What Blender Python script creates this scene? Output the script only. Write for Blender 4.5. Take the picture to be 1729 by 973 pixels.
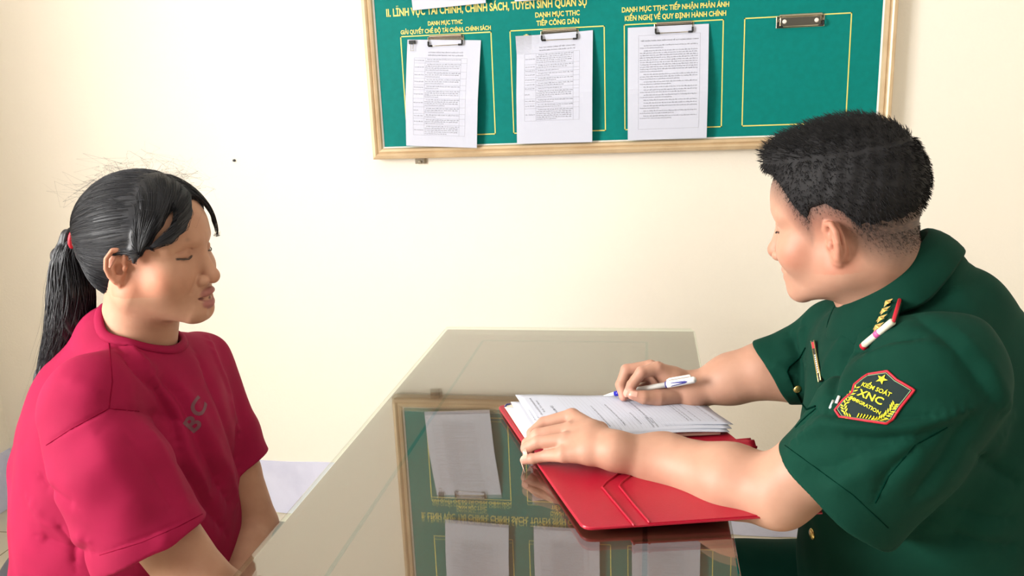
import bpy, bmesh, math, random
import numpy as np
from mathutils import Vector, Matrix, Euler
random.seed(7); rng = np.random.default_rng(7)
for o in list(bpy.data.objects): bpy.data.objects.remove(o)
C = bpy.context.scene.collection
V3 = lambda *a: np.array(a, float)

# ------------------------------------------------------------------ camera
YAW, PITCH, ROLL, FPX, CZ = .1713, .2311, -.0397, 1377.1, 1.334
def _rot(y, p, r):
    cy, sy = math.cos(y), math.sin(y)
    f0 = V3(-sy, cy, 0); r0 = V3(cy, sy, 0); u0 = V3(0, 0, 1)
    f = f0*math.cos(p)-u0*math.sin(p); u = u0*math.cos(p)+f0*math.sin(p)
    rt = r0*math.cos(r)+u*math.sin(r); up = u*math.cos(r)-r0*math.sin(r)
    return rt, up, f
_rt, _up, _fw = _rot(YAW, PITCH, ROLL)
CAMP = V3(0, 0, CZ)
cam = bpy.data.objects.new('camera', bpy.data.cameras.new('camera')); C.objects.link(cam)
cam.matrix_world = Matrix(((_rt[0], _up[0], -_fw[0], 0), (_rt[1], _up[1], -_fw[1], 0), (_rt[2], _up[2], -_fw[2], CZ), (0, 0, 0, 1)))
cam.data.sensor_width = 36; cam.data.sensor_fit = 'HORIZONTAL'; cam.data.lens = FPX/1729*36
cam.data.clip_start = .05; cam.data.clip_end = 60
bpy.context.scene.camera = cam
sc = bpy.context.scene
sc.view_settings.view_transform = 'Standard'; sc.view_settings.look = 'None'
sc.view_settings.gamma = 1; sc.view_settings.use_curve_mapping = False
sc.view_settings.exposure = 0.38

def ray(px, py):
    d = _rt*(px-864.5)/FPX - _up*(py-486.5)/FPX + _fw
    return d
def at(px, py, Y):                       # the point of the room seen at a pixel, at distance Y into the room
    d = ray(px, py); return CAMP + d*(Y/d[1])
def atz(px, py, z):
    d = ray(px, py); return CAMP + d*((z-CZ)/d[2])
def S(px, py, Y, rpx):                   # ball: centre and radius
    p = at(px, py, Y); return p, rpx*float((p-CAMP) @ _fw)/FPX

# ------------------------------------------------------------------ light
world = bpy.data.worlds.new('world'); sc.world = world; world.use_nodes = True
wn = world.node_tree; bgn = wn.nodes['Background']
bgn.inputs[0].default_value = (.93, .97, 1.0, 1); bgn.inputs[1].default_value = .12
def area(name, loc, rot, sx, sy, power, col=(1, 1, 1)):
    l = bpy.data.lights.new(name, 'AREA'); l.shape = 'RECTANGLE'; l.size = sx; l.size_y = sy; l.energy = power; l.color = col
    o = bpy.data.objects.new(name, l); C.objects.link(o); o.location = loc; o.rotation_euler = rot
    return o
WIN = (-.75, .65, .95, 2.20)             # window in the left wall: y0, y1, z0, z1
area('window_daylight', (-2.33, (WIN[0]+WIN[1])/2, (WIN[2]+WIN[3])/2), (0, -math.pi/2, 0), WIN[3]-WIN[2], WIN[1]-WIN[0], 150, (1, .985, .955))

# ------------------------------------------------------------------ materials
def lin(c):
    if max(c) <= 1: return tuple(c)+(1,)
    return tuple(((x/255)/12.92 if x/255 <= .04045 else ((x/255+.055)/1.055)**2.4) for x in c)+(1,)
def mat(name, col, rough=.5, metal=0, spec=.5, bump=None, var=None, attr=None, sss=0, sheen=0, coat=0, stretch=None):
    m = bpy.data.materials.new(name); m.use_nodes = True; nt = m.node_tree; b = nt.nodes['Principled BSDF']
    b.inputs['Base Color'].default_value = lin(col); b.inputs['Roughness'].default_value = rough
    b.inputs['Metallic'].default_value = metal; b.inputs['Specular IOR Level'].default_value = spec
    if sss: b.inputs['Subsurface Weight'].default_value = sss; b.inputs['Subsurface Radius'].default_value = (.012, .005, .003); b.inputs['Subsurface Scale'].default_value = .6
    if sheen: b.inputs['Sheen Weight'].default_value = sheen; b.inputs['Sheen Roughness'].default_value = .5
    if coat: b.inputs['Coat Weight'].default_value = coat; b.inputs['Coat Roughness'].default_value = .1
    tc = nt.nodes.new('ShaderNodeTexCoord'); src = tc.outputs['Object']
    if stretch:
        mp = nt.nodes.new('ShaderNodeMapping'); mp.inputs['Scale'].default_value = stretch; nt.links.new(src, mp.inputs[0]); src = mp.outputs[0]
    colout = None
    if attr:
        a = nt.nodes.new('ShaderNodeAttribute'); a.attribute_name = attr; colout = a.outputs['Color']
    if var:                                # (scale, second colour, contrast lo, hi)
        n = nt.nodes.new('ShaderNodeTexNoise'); n.inputs['Scale'].default_value = var[0]; n.inputs['Detail'].default_value = 5
        nt.links.new(src, n.inputs['Vector'])
        r = nt.nodes.new('ShaderNodeMapRange'); r.inputs[1].default_value = var[2]; r.inputs[2].default_value = var[3]
        nt.links.new(n.outputs[0], r.inputs[0])
        mx = nt.nodes.new('ShaderNodeMix'); mx.data_type = 'RGBA'
        nt.links.new(r.outputs[0], mx.inputs[0])
        if colout: nt.links.new(colout, mx.inputs[6])
        else: mx.inputs[6].default_value = lin(col)
        mx.inputs[7].default_value = lin(var[1]); colout = mx.outputs[2]
        if len(var) > 4: mx.blend_type = 'MULTIPLY'
    if colout: nt.links.new(colout, b.inputs['Base Color'])
    if bump:                               # (scale, strength, distance)
        n = nt.nodes.new('ShaderNodeTexNoise'); n.inputs['Scale'].default_value = bump[0]; n.inputs['Detail'].default_value = 4
        nt.links.new(src, n.inputs['Vector'])
        bp = nt.nodes.new('ShaderNodeBump'); bp.inputs['Strength'].default_value = bump[1]; bp.inputs['Distance'].default_value = bump[2]
        nt.links.new(n.outputs[0], bp.inputs['Height']); nt.links.new(bp.outputs[0], b.inputs['Normal'])
    return m
WALLC = (.93, .87, .785)
M_floor = mat('floor_tile', (.66, .60, .46), .35, bump=(3, .05, .01))
M_ceil = mat('ceiling_paint', (.8, .8, .78), .9)
M_teal = mat('board_vinyl', (0, 126, 120), .6, spec=.15, var=(60, (0, 121, 114), .35, .65))
M_gold = mat('gold_lettering', (238, 222, 120), .5)
M_alu = mat('champagne_moulding', (204, 176, 140), .38, .2, var=(14, (214, 188, 152), .4, .6), stretch=(1, 1, 1))
M_aluw = mat('moulding_bead', (238, 232, 225), .4)
M_paper = mat('office_paper', (205, 208, 224), .75, bump=(25, .08, .002))
M_ink = mat('printed_ink', (112, 112, 122), .8)
M_ink2 = mat('printed_ink_faint', (160, 160, 172), .8)
M_steel = mat('nickel_steel', (190, 180, 160), .22, 1)
M_black = mat('black_rubber', (18, 18, 20), .5)
M_wood = mat('desk_wood', (116, 66, 54), .35, var=(5, (98, 56, 46), .35, .65), stretch=(1, .15, 1))
M_inset = mat('desk_inlay_line', (40, 32, 24), .4)
M_red = mat('red_leatherette', (166, 16, 42), .38, bump=(420, .25, .0006), var=(8, (176, 20, 48), .3, .7))
M_redD = mat('red_leatherette_stitch', (140, 10, 30), .45)
M_cream = mat('cream_card', (226, 218, 196), .6)
M_white = mat('white_plastic', (236, 236, 232), .28)
M_blue = mat('blue_plastic', (30, 30, 165), .3)
M_navy = mat('navy_print', (45, 45, 130), .4)
M_tape = mat('yellow_tape', (222, 205, 140), .6)
M_tile_line = mat('tile_grout', (120, 108, 80), .9)

# painted wall: pale yellow, lavender-grey painted skirting band below 0.196 m, plaster grain, small specks
def wall_material():
    m = bpy.data.materials.new('painted_plaster'); m.use_nodes = True; nt = m.node_tree; b = nt.nodes['Principled BSDF']
    N = nt.nodes.new; L = nt.links.new
    b.inputs['Roughness'].default_value = .62; b.inputs['Specular IOR Level'].default_value = .3
    tc = N('ShaderNodeTexCoord')
    n1 = N('ShaderNodeTexNoise'); n1.inputs['Scale'].default_value = 1.3; n1.inputs['Detail'].default_value = 3
    L(tc.outputs['Object'], n1.inputs['Vector'])
    mx = N('ShaderNodeMix'); mx.data_type = 'RGBA'; mx.inputs[6].default_value = WALLC+(1,); mx.inputs[7].default_value = (.92, .855, .745, 1)
    L(n1.outputs[0], mx.inputs[0]); L(mx.outputs[2], b.inputs['Base Color'])
    n2 = N('ShaderNodeTexNoise'); n2.inputs['Scale'].default_value = 130; n2.inputs['Detail'].default_value = 5
    n3 = N('ShaderNodeTexNoise'); n3.inputs['Scale'].default_value = 28; n3.inputs['Detail'].default_value = 3
    L(tc.outputs['Object'], n2.inputs['Vector']); L(tc.outputs['Object'], n3.inputs['Vector'])
    ad = N('ShaderNodeMath'); ad.operation = 'ADD'; L(n2.outputs[0], ad.inputs[0]); L(n3.outputs[0], ad.inputs[1])
    bp = N('ShaderNodeBump'); bp.inputs['Strength'].default_value = .35; bp.inputs['Distance'].default_value = .0015
    L(ad.outputs[0], bp.inputs['Height']); L(bp.outputs[0], b.inputs['Normal'])
    return m
M_wall = wall_material()
M_skirt = mat('lavender_skirting_paint', (218, 220, 243), .6, bump=(60, .4, .002), var=(9, (205, 207, 232), .45, .7))

def glass_material():
    m = bpy.data.materials.new('desk_glass'); m.use_nodes = True; nt = m.node_tree; N = nt.nodes.new; L = nt.links.new
    for n in list(nt.nodes): nt.nodes.remove(n)
    out = N('ShaderNodeOutputMaterial'); mix = N('ShaderNodeMixShader'); tr = N('ShaderNodeBsdfTransparent'); gl = N('ShaderNodeBsdfGlossy')
    tr.inputs[0].default_value = (.90, .95, .91, 1); gl.inputs['Roughness'].default_value = .012; gl.inputs[0].default_value = (1, 1, .98, 1)
    fr = N('ShaderNodeFresnel'); ge = N('ShaderNodeNewGeometry'); ir = N('ShaderNodeMapRange'); ir.inputs[3].default_value = 1.95; ir.inputs[4].default_value = 1/1.95; L(ge.outputs['Backfacing'], ir.inputs[0]); L(ir.outputs[0], fr.inputs[0])
    tc = N('ShaderNodeTexCoord'); mp = N('ShaderNodeMapping'); mp.inputs['Scale'].default_value = (1, 3, 1); n = N('ShaderNodeTexNoise'); n.inputs['Scale'].default_value = 9; n.inputs['Detail'].default_value = 6
    L(tc.outputs['Object'], mp.inputs[0]); L(mp.outputs[0], n.inputs['Vector'])
    mr = N('ShaderNodeMapRange'); mr.inputs[1].default_value = .45; mr.inputs[2].default_value = .8; mr.inputs[3].default_value = .002; mr.inputs[4].default_value = .03
    L(n.outputs[0], mr.inputs[0]); L(mr.outputs[0], gl.inputs['Roughness'])
    L(fr.outputs[0], mix.inputs[0]); L(tr.outputs[0], mix.inputs[1]); L(gl.outputs[0], mix.inputs[2]); L(mix.outputs[0], out.inputs[0])
    return m
M_glass = glass_material()

# ------------------------------------------------------------------ mesh helpers
def link(name, me, m=None, parent=None, smooth=False):
    o = bpy.data.objects.new(name, me); C.objects.link(o)
    if m is not None:
        for x in (m if isinstance(m, (list, tuple)) else [m]): me.materials.append(x)
    if parent is not None: o.parent = parent
    if smooth: me.polygons.foreach_set('use_smooth', [True]*len(me.polygons))
    return o
def tag(o, label=None, cat=None, group=None, kind=None):
    if label: o['label'] = label
    if cat: o['category'] = cat
    if group: o['group'] = group
    if kind: o['kind'] = kind
    return o
def empty(name, loc=(0, 0, 0)):
    o = bpy.data.objects.new(name, None); C.objects.link(o); o.location = loc; o.empty_display_size = .05; bpy.context.view_layer.update(); return o
def part(name, me, m, root, smooth=False):      # geometry given in world coordinates, parented to a root standing anywhere
    if root is not None:
        p = root
        off = V3(0, 0, 0)
        while p is not None: off = off + np.array(p.location); p = p.parent
        me.transform(Matrix.Translation(-Vector(off)))
    return link(name, me, m, root, smooth)
class MB:
    def __init__(s): s.v = []; s.f = []; s.mi = []
    def add(s, v, f, mi=0):
        n = len(s.v); s.v += [tuple(map(float, x)) for x in v]; s.f += [tuple(i+n for i in g) for g in f]; s.mi += [mi]*len(f); return s
    def box(s, lo, hi, mi=0, fn=None):
        (a, b, c), (d, e, f) = lo, hi
        v = [(a, b, c), (d, b, c), (d, e, c), (a, e, c), (a, b, f), (d, b, f), (d, e, f), (a, e, f)]
        if fn: v = [fn(*p) for p in v]
        return s.add(v, [(0, 3, 2, 1), (4, 5, 6, 7), (0, 1, 5, 4), (1, 2, 6, 5), (2, 3, 7, 6), (3, 0, 4, 7)], mi)
    def tube(s, pts, rad, n=8, mi=0, cap=True):
        pts = [np.array(p, float) for p in pts]; k = len(pts)
        rad = [rad]*k if np.isscalar(rad) else rad
        base = len(s.v); prev = None
        for i, p in enumerate(pts):
            t = (pts[min(i+1, k-1)]-pts[max(i-1, 0)]); t /= np.linalg.norm(t)+1e-12
            if prev is None: a = np.cross(t, [0, 0, 1] if abs(t[2]) < .9 else [1, 0, 0])
            else: a = prev-t*(prev@t)
            a /= np.linalg.norm(a)+1e-12; b = np.cross(t, a); prev = a
            for j in range(n):
                w = 2*math.pi*j/n; s.v.append(tuple(p+rad[i]*(math.cos(w)*a+math.sin(w)*b)))
        for i in range(k-1):
            for j in range(n):
                q = base+i*n+j; r = base+i*n+(j+1) % n
                s.f.append((q, r, r+n, q+n)); s.mi.append(mi)
        if cap:
            s.f.append(tuple(base+j for j in range(n))[::-1]); s.f.append(tuple(base+(k-1)*n+j for j in range(n))); s.mi += [mi, mi]
        return s
    def me(s, name='m'):
        me = bpy.data.meshes.new(name); me.from_pydata(s.v, [], s.f); me.polygons.foreach_set('material_index', s.mi); me.update(); return me
    def build(s, name, m, root=None, smooth=False, bevel=0, seg=2):
        o = part(name, s.me(name), m, root, smooth)
        if bevel:
            b = o.modifiers.new('b', 'BEVEL'); b.width = bevel; b.segments = seg; b.limit_method = 'ANGLE'; b.angle_limit = .6
        return o
def slab(uvf, nu, nv, th, nrm):                  # thickened sheet: uvf(u,v)->point, thickness th along -nrm
    nrm = np.array(nrm, float); mb = MB(); top = []; bot = []
    for j in range(nv+1):
        for i in range(nu+1):
            p = uvf(i/nu, j/nv); top.append(p); bot.append(p-nrm*th)
    n = (nu+1)*(nv+1); F = []
    for j in range(nv):
        for i in range(nu):
            a = j*(nu+1)+i; F.append((a, a+1, a+nu+2, a+nu+1)); F.append((n+a, n+a+nu+1, n+a+nu+2, n+a+1))
    for i in range(nu):
        F.append((i, n+i, n+i+1, i+1)); a = nv*(nu+1)+i; F.append((a, a+1, n+a+1, n+a))
    for j in range(nv):
        a = j*(nu+1); F.append((a, a+nu+1, n+a+nu+1, n+a)); a += nu; F.append((a, n+a, n+a+nu+1, a+nu+1))
    return mb.add(top+bot, F)
def text_verts(txt, extrude=0.0, bold=0.0, res=2):     # outline of a line of lettering: verts, faces, unit: cap height 1, starts at x=0
    cu = bpy.data.curves.new('t', 'FONT'); cu.body = txt; cu.size = 1; cu.resolution_u = res; cu.offset = bold; cu.extrude = extrude
    cu.body = txt.replace('Đ', 'Ð').replace('đ', 'ð') if False else txt.replace('Đ', 'Ð'); o = bpy.data.objects.new('t', cu); C.objects.link(o)
    dg = bpy.context.evaluated_depsgraph_get(); me = bpy.data.meshes.new_from_object(o.evaluated_get(dg))
    v = np.array([x.co[:] for x in me.vertices]).reshape(-1, 3); f = [tuple(p.vertices) for p in me.polygons]
    bpy.data.objects.remove(o); bpy.data.curves.remove(cu); bpy.data.meshes.remove(me)
    v[:, :2] /= .727
    if len(v): v[:, 0] -= v[:, 0].min()
    return v, f

# ------------------------------------------------------------------ the room
XL, XR, YB, YN, ZC = -2.21, 2.1, 2.33, -2.4, 3.0
SK = .190
MB().box((XL-.2, YN, -.06), (XR+.15, YB+.15, 0)).build('floor', M_floor).__setitem__('kind', 'structure')
MB().box((XL-.2, YN, ZC), (XR+.15, YB+.15, ZC+.08)).build('ceiling', M_ceil)['kind'] = 'structure'
MB().box((XL-.2, YB, 0), (XR+.15, YB+.15, ZC)).build('wall_back', M_wall)['kind'] = 'structure'
MB().box((XR, YN, 0), (XR+.15, YB, ZC)).build('wall_right', M_wall)['kind'] = 'structure'
w = MB(); y0, y1, z0, z1 = WIN
w.box((XL-.2, YN, 0), (XL, y0, ZC)).box((XL-.2, y1, 0), (XL, YB, ZC)).box((XL-.2, y0, 0), (XL, y1, z0)).box((XL-.2, y0, z1), (XL, y1, ZC))
w.build('wall_left', M_wall)['kind'] = 'structure'
fr = MB()
for a, b in (((y0, z0), (y1, z0+.05)), ((y0, z1-.05), (y1, z1)), ((y0, z0), (y0+.05, z1)), ((y1-.05, z0), (y1, z1)), ((-.075, z0), (-.025, z1))):
    fr.box((XL-.08, a[0], a[1]), (XL-.03, b[0], b[1]))
fr.build('window_1', M_aluw)['kind'] = 'structure'
# skirting bands, painted, with a chipped lower edge, as thin plaster bands
def skirt_back():
    mb = MB(); n = 90; v = []; F = []
    for i in range(n+1):
        x = XL+(XR-XL)*i/n; lo = .0015+.006*max(0, math.sin(i*2.3)*math.sin(i*.7)); hi = SK+.0015*math.sin(i*1.1)
        v += [(x, YB, lo), (x, YB-.004, lo), (x, YB-.004, hi), (x, YB, hi)]
    for i in range(n):
        a = 4*i
        for k in range(4): F.append((a+k, a+(k+1) % 4, a+4+(k+1) % 4, a+4+k))
    F += [(0, 3, 2, 1), (4*n, 4*n+1, 4*n+2, 4*n+3)]
    return mb.add(v, F)
skirt_back().build('baseboard_back', M_skirt)['kind'] = 'structure'
MB().box((XL, YN, .001), (XL+.004, YB-.004, SK+.012)).build('baseboard_left', M_skirt)['kind'] = 'structure'
t = MB()
for x in np.arange(-2.0, 2.0, .5): t.box((x, YN, -.001), (x+.003, YB-.005, .0006))
for y in np.arange(2.12, -2, -.5): t.box((XL+.005, y, -.001), (XR, y+.003, .0006))
t.build('trim_1', M_tile_line)['kind'] = 'structure'
# nail hole drawn as a black stub; metal cleat below the board
p = at(396, 271, YB); nl = MB(); nl.tube([(p[0], YB+.002, p[2]), (p[0], YB-.006, p[2])], [.0042, .0036], 10)
tag(nl.build('nail_hole', M_black), 'small black stub standing for a nail hole in the bare wall left of the notice board', 'nail hole')
p = at(709, 272, YB-.01); nl = MB(); nl.box((p[0]-.014, YB-.012, p[2]-.008), (p[0]+.014, YB, p[2]+.010)).tube([(p[0]+.002, YB-.010, p[2]-.002), (p[0]+.002, YB-.016, p[2]-.002)], .004, 10)
tag(nl.build('metal_cleat', M_steel, bevel=.001), 'small metal cleat on the wall just under the notice board frame', 'bracket')

# ------------------------------------------------------------------ notice board
YF = 2.300                                       # face of the board
bl = at(629, 270, 2.285); br = at(1515, 60, 2.285); il = at(649.5, 244.7, YF); ir = at(1487, 60, YF)
BX0, BX1, BZ0 = bl[0], br[0], bl[2]; BZ1 = BZ0+1.02
board = empty('notice_board', ((BX0+BX1)/2, YB, BZ0))
tag(board, 'large green notice board with champagne frame and gold Vietnamese headings on the back wall', 'notice board')
FW = il[0]-BX0; FWR = BX1-ir[0]; FWB = .042
MB().box((BX0+.01, YF, BZ0+.01), (BX1-.01, YB, BZ1-.01)).build('panel', M_teal, board)
def moulding(p0, p1, inward, wdt, name='frame'):
    # profile: (distance inwards, height off board face)
    prof = [(0, -.025), (0, .008), (.1, .014), (.3, .016), (.42, .013), (.5, .009), (.62, .012), (.8, .010), (.9, .005), (1, .0015), (1, -.004)]
    mb = MB(); v = []; d = np.array(p1)-np.array(p0); inw = np.array(inward, float); dn = d/np.linalg.norm(d)
    for q in (0, 1):
        for a, h in prof:
            b = (np.array(p0) if q == 0 else np.array(p1)) + inw*wdt*a + dn*(wdt*a if q == 0 else -wdt*a)
            v.append((b[0], YF-h, b[2]))
    n = len(prof); F = [(i, i+1, n+i+1, n+i) for i in range(n-1)]; mi = [1 if i in (8, 9) else 0 for i in range(n-1)]
    mb.v = [tuple(map(float, x)) for x in v]; mb.f = F; mb.mi = mi
    return mb.build(name, [M_alu, M_aluw], board)
moulding((BX0, 0, BZ0), (BX1, 0, BZ0), (0, 0, 1), FW)
moulding((BX0, 0, BZ1), (BX1, 0, BZ1), (0, 0, -1), FW)
moulding((BX0, 0, BZ0), (BX0, 0, BZ1), (1, 0, 0), FW)
moulding((BX1, 0, BZ0), (BX1, 0, BZ1), (-1, 0, 0), FW)
ztop = CZ+.1745; zbot = CZ-.1035
cols = [(-.6866, -.4267), (-.3765, -.1177), (-.0671, .1928), (.2442, .5108)]
def gold_rect(x0, x1, za, zb):
    mb = MB(); t = .0028
    for a, b in (((x0, za), (x1, za+t)), ((x0, zb-t), (x1, zb)), ((x0, za), (x0+t, zb)), ((x1-t, za), (x1, zb))):
        mb.box((a[0], YF-.0006, a[1]), (b[0], YF+.001, b[1]))
    mb.build('gold_border', M_gold, board)
UP = .40                                         # the upper row of frames sits this much higher
for a, b in cols:
    gold_rect(a, b, zbot, ztop); gold_rect(a, b, zbot+UP+.012, ztop+UP+.012)
def heading(txt, pl, pr, cap_px, name='heading'):
    a = at(pl[0], pl[1], YF); b = at(pr[0], pr[1], YF); z = (a[2]+b[2])/2
    cap = cap_px*float((a-CAMP) @ _fw)/FPX
    v, f = text_verts(txt, 0, .028, 3); wd = v[:, 0].max()
    mb = MB(); mb.add([(a[0]+x/wd*(b[0]-a[0]), YF-.0012, z+y*cap) for x, y, _ in v], f)
    mb.build(name, M_gold, board)
heading('II. LĨNH VỰC TÀI CHÍNH, CHÍNH SÁCH, TUYỂN SINH QUÂN SỰ', (653, 30), (992, 7), 12.5)
heading('DANH MỤC TTHC', (723, 43.5), (781, 39.5), 6.8)
heading('GIẢI QUYẾT CHẾ ĐỘ TÀI CHÍNH, CHÍNH SÁCH', (677, 58.5), (829, 50), 6.8)
heading('DANH MỤC TTHC', (904, 29.5), (979, 25.5), 8.2)
heading('TIẾP CÔNG DÂN', (906, 43.5), (978, 39.5), 8.2)
heading('DANH MỤC TTHC TIẾP NHẬN PHẢN ÁNH', (1050, 21.5), (1231, 10.5), 8.2)
heading('KIẾN NGHỊ VỀ QUY ĐỊNH HÀNH CHÍNH', (1055, 35.5), (1226, 26), 8.2)

def clip(cx, cz, wd, open_=False):
    # spring clip: steel back plate, rolled top, steel flap held by a wire bail with black rubber corners
    h = wd*.24; y = YF
    k = MB(); k.box((cx-wd*.5, y-.0015, cz-h*.55), (cx+wd*.5, y+.001, cz+h*.5))
    k.tube([(cx-wd*.44, y-.004, cz+h*.5), (cx+wd*.44, y-.004, cz+h*.5)], .0042, 12)
    o = k.build('clip_plate', M_steel, board, bevel=.0012)
    b = MB(); zb = cz-h*.50 if not open_ else cz-h*.45; yo = y-.011
    b.tube([(cx-wd*.46, y-.004, cz+h*.45), (cx-wd*.46, yo, zb+.006), (cx-wd*.45, yo-.001, zb), (cx+wd*.45, yo-.001, zb), (cx+wd*.46, yo, zb+.006), (cx+wd*.46, y-.004, cz+h*.45)], .0011, 8)
    b.build('wire_bail', M_steel, o, smooth=True)
    for s in (-1, 1):
        r = MB(); r.tube([(cx+s*wd*.46, yo+.001, zb+.012), (cx+s*wd*.46, yo-.001, zb+.002), (cx+s*wd*.455, yo-.001, zb), (cx+s*(wd*.46-.011), yo-.001, zb)], .0026, 10)
        r.build('rubber_corner', M_black, o, smooth=True)
    if open_:
        q = MB()
        q.box((cx-wd*.42, y-.006, cz-h*.42), (cx+wd*.42, y-.0035, cz+h*.36))
        q.build('clip_flap', M_steel, o, bevel=.001)
        for s in (-1, 1): MB().tube([(cx+s*wd*.33, y-.006, cz), (cx+s*wd*.33, y-.0085, cz)], [.0055, .004], 14).build('rivet', M_aluw, o)
for (px, py) in ((753, 69), (945, 59), (1138, 47)):
    p = at(px, py, YF); clip(p[0], p[2], .104)
p = at(1351, 35.5, YF); clip(p[0], p[2], .120, True)
for i, (px, py) in enumerate(((753, 69), (945, 59), (1138, 47))):
    p = at(px, py, YF); clip(p[0]-(0.012 if i == 0 else 0), p[2]+UP+.012, .104)

PHR = ['Cá nhân đến nộp hồ sơ trực tiếp tại cơ quan tiếp nhận', 'kiểm tra, hướng dẫn bổ sung hồ sơ theo đúng quy định', 'Trường hợp hồ sơ hợp lệ thì viết giấy biên nhận', 'thời hạn giải quyết không quá năm ngày làm việc', 'thông báo kết quả bằng văn bản cho người đề nghị', 'đơn đề nghị theo mẫu và bản sao giấy tờ kèm theo', 'cơ quan thực hiện thủ tục hành chính cấp tỉnh', 'quy định hành chính liên quan đến hoạt động kinh doanh', 'theo yêu cầu của tổ chức, cá nhân và doanh nghiệp', 'Phản ánh, kiến nghị được gửi bằng một trong các hình thức', 'số điện thoại liên hệ và địa chỉ của cơ quan, đơn vị']
LAB = ['Trình tự thực hiện', 'Cách thức thực hiện', 'Thành phần hồ sơ', 'Thời hạn giải quyết', 'Đối tượng thực hiện', 'Cơ quan thực hiện', 'Kết quả thực hiện', 'Lệ phí', 'Tên mẫu đơn', 'Yêu cầu, điều kiện', 'Căn cứ pháp lý']
_tc = {}
def tv(s):
    if s not in _tc: _tc[s] = text_verts(s, 0, .004, 1)
    return _tc[s]
def printed(mb, s, x, y, w, cap):                 # text in sheet millimetres (x right, y down)
    v, f = tv(s); k = cap if w is None else w/v[:, 0].max(); 
    if w is not None: k = min(k, cap*1.6)
    mb.add([(x+a*k, y-b*cap, 0) for a, b, _ in v], f)
def hrule(mb, x0, x1, y, t=.45):
    n = 8
    for i in range(n):
        a = x0+(x1-x0)*i/n; b = x0+(x1-x0)*(i+1)/n; mb.add([(a, y, 0), (b, y, 0), (b, y+t, 0), (a, y+t, 0)], [(0, 1, 2, 3)])
def vrule(mb, x, y0, y1, t=.45):
    n = 14
    for i in range(n):
        a = y0+(y1-y0)*i/n; b = y0+(y1-y0)*(i+1)/n; mb.add([(x, a, 0), (x+t, a, 0), (x+t, b, 0), (x, b, 0)], [(0, 1, 2, 3)])
def table_page(titles, seed, dens=1.0, x0=22):
    r = random.Random(seed); a = MB(); g = MB()
    for i, t in enumerate(titles): printed(a, t, 62, 36+i*8, 100, 3.0)
    y = 50; xs = (x0, x0+32, x0+135, x0+152)
    hrule(g, xs[0], xs[3], y)
    for l in LAB:
        n = r.choice([1, 2, 2, 3, 4]) if l != LAB[-1] else 5
        n = max(1, int(n*dens)); hgt = max(8, 5.2*n+3)
        printed(a, l, xs[0]+2, y+hgt/2+1, 27, 2.4)
        for k in range(n): printed(a, r.choice(PHR), xs[1]+2+(4 if k == 0 else 0), y+5+5.2*k, (97 if k < n-1 else r.uniform(30, 90)), 2.5)
        y += hgt; hrule(g, xs[0], xs[3], y)
        if y > 250: break
    for x in xs: vrule(g, x, 50, y)
    return a, g
def letter_page(title, seed):
    r = random.Random(seed); a = MB(); g = MB()
    for x in (28, 188): vrule(g, x, 22, 268)
    for y in (22, 268): hrule(g, 28, 188, y)
    printed(a, title, 34, 38, 150, 3.0); y = 50
    for n in (2, 10, 3, 2, 1, 2, 2, 1, 1, 2, 2, 2):
        for k in range(n):
            printed(a, r.choice(PHR)+' và '+r.choice(PHR)[:26], 32+(10 if k == 0 else 0), y, (150-(10 if k == 0 else 0)) if k < n-1 or n == 1 else r.uniform(50, 130), 2.7); y += 6.0
        y += 1.5
    return a, g
def hang_sheet(name, label, TL, TR, BR_, BL_, page, lift=.018, group='paper sheets clipped to the notice board', th=.0022, curl=0, wave=0.0):
    ytop, ybot = YF-.0035, YF-lift
    c = [at(*TL, ytop), at(*TR, ytop), at(*BR_, ybot), at(*BL_, ybot)]
    def uv(u, v):                                 # v: 0 at top
        p = (c[0]*(1-u)+c[1]*u)*(1-v)+(c[3]*(1-u)+c[2]*u)*v
        s = min(1, v*1.8); p[1] = ytop+(ybot-ytop)*s - .004*math.sin(v*3.14) - wave*math.sin(u*3.14)*v - curl*max(0, .18-v)*max(0, .25-u)*30
        p[1] = min(p[1], ytop)
        return p
    mb = slab(uv, 10, 24, th, (0, -1, 0))
    root = part(name, mb.me(), M_paper, None); 
    tag(root, label, 'paper sheet', group)
    if page:
        for pg, mm, nm in ((page[0], M_ink, 'printed_text'), (page[1], M_ink2, 'ruled_lines')):
            k = MB(); vv = []
            for x, y, _ in pg.v:
                p = uv(min(1, max(0, x/210)), min(1, max(0, y/297))); p[1] -= .0006; vv.append(p)
            k.v = [tuple(p) for p in vv]; k.f = [tuple(f) for f in pg.f]; k.mi = [0]*len(k.f)
            if nm == 'ruled_lines': pass
            k.build(nm, mm, root)
    return root
hang_sheet('document_sheet', 'white tabulated sheet with a black binder clip, leftmost in the lower row of the board', (688, 67), (812, 68), (805, 250), (686, 246), table_page(['QUY ĐỊNH CHẾ ĐỘ TRỢ CẤP KHÓ KHĂN ĐỘT XUẤT', 'ĐỐI VỚI SĨ QUAN TẠI NGŨ, THỦ TỤC QUÂN ĐỘI'], 3), .024)
hang_sheet('document_sheet', 'white tabulated sheet with a yellow tape corner, under the heading about receiving citizens', (873, 62), (1001, 51), (1000, 240), (873, 243), table_page(['THỦ TỤC HÀNH CHÍNH VỀ TIẾP CÔNG DÂN', 'TẠI ĐỒN BIÊN PHÒNG CỬA KHẨU QUỐC TẾ'], 5, 1.35), .022, curl=.02)
hang_sheet('document_sheet', 'white sheet of ruled-in dense paragraphs, hanging right of the two tabulated sheets', (1060, 47), (1197, 40), (1193, 233), (1060, 237), letter_page('TIẾP NHẬN PHẢN ÁNH, KIẾN NGHỊ VỀ QUY ĐỊNH HÀNH CHÍNH', 9), .022)
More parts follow.
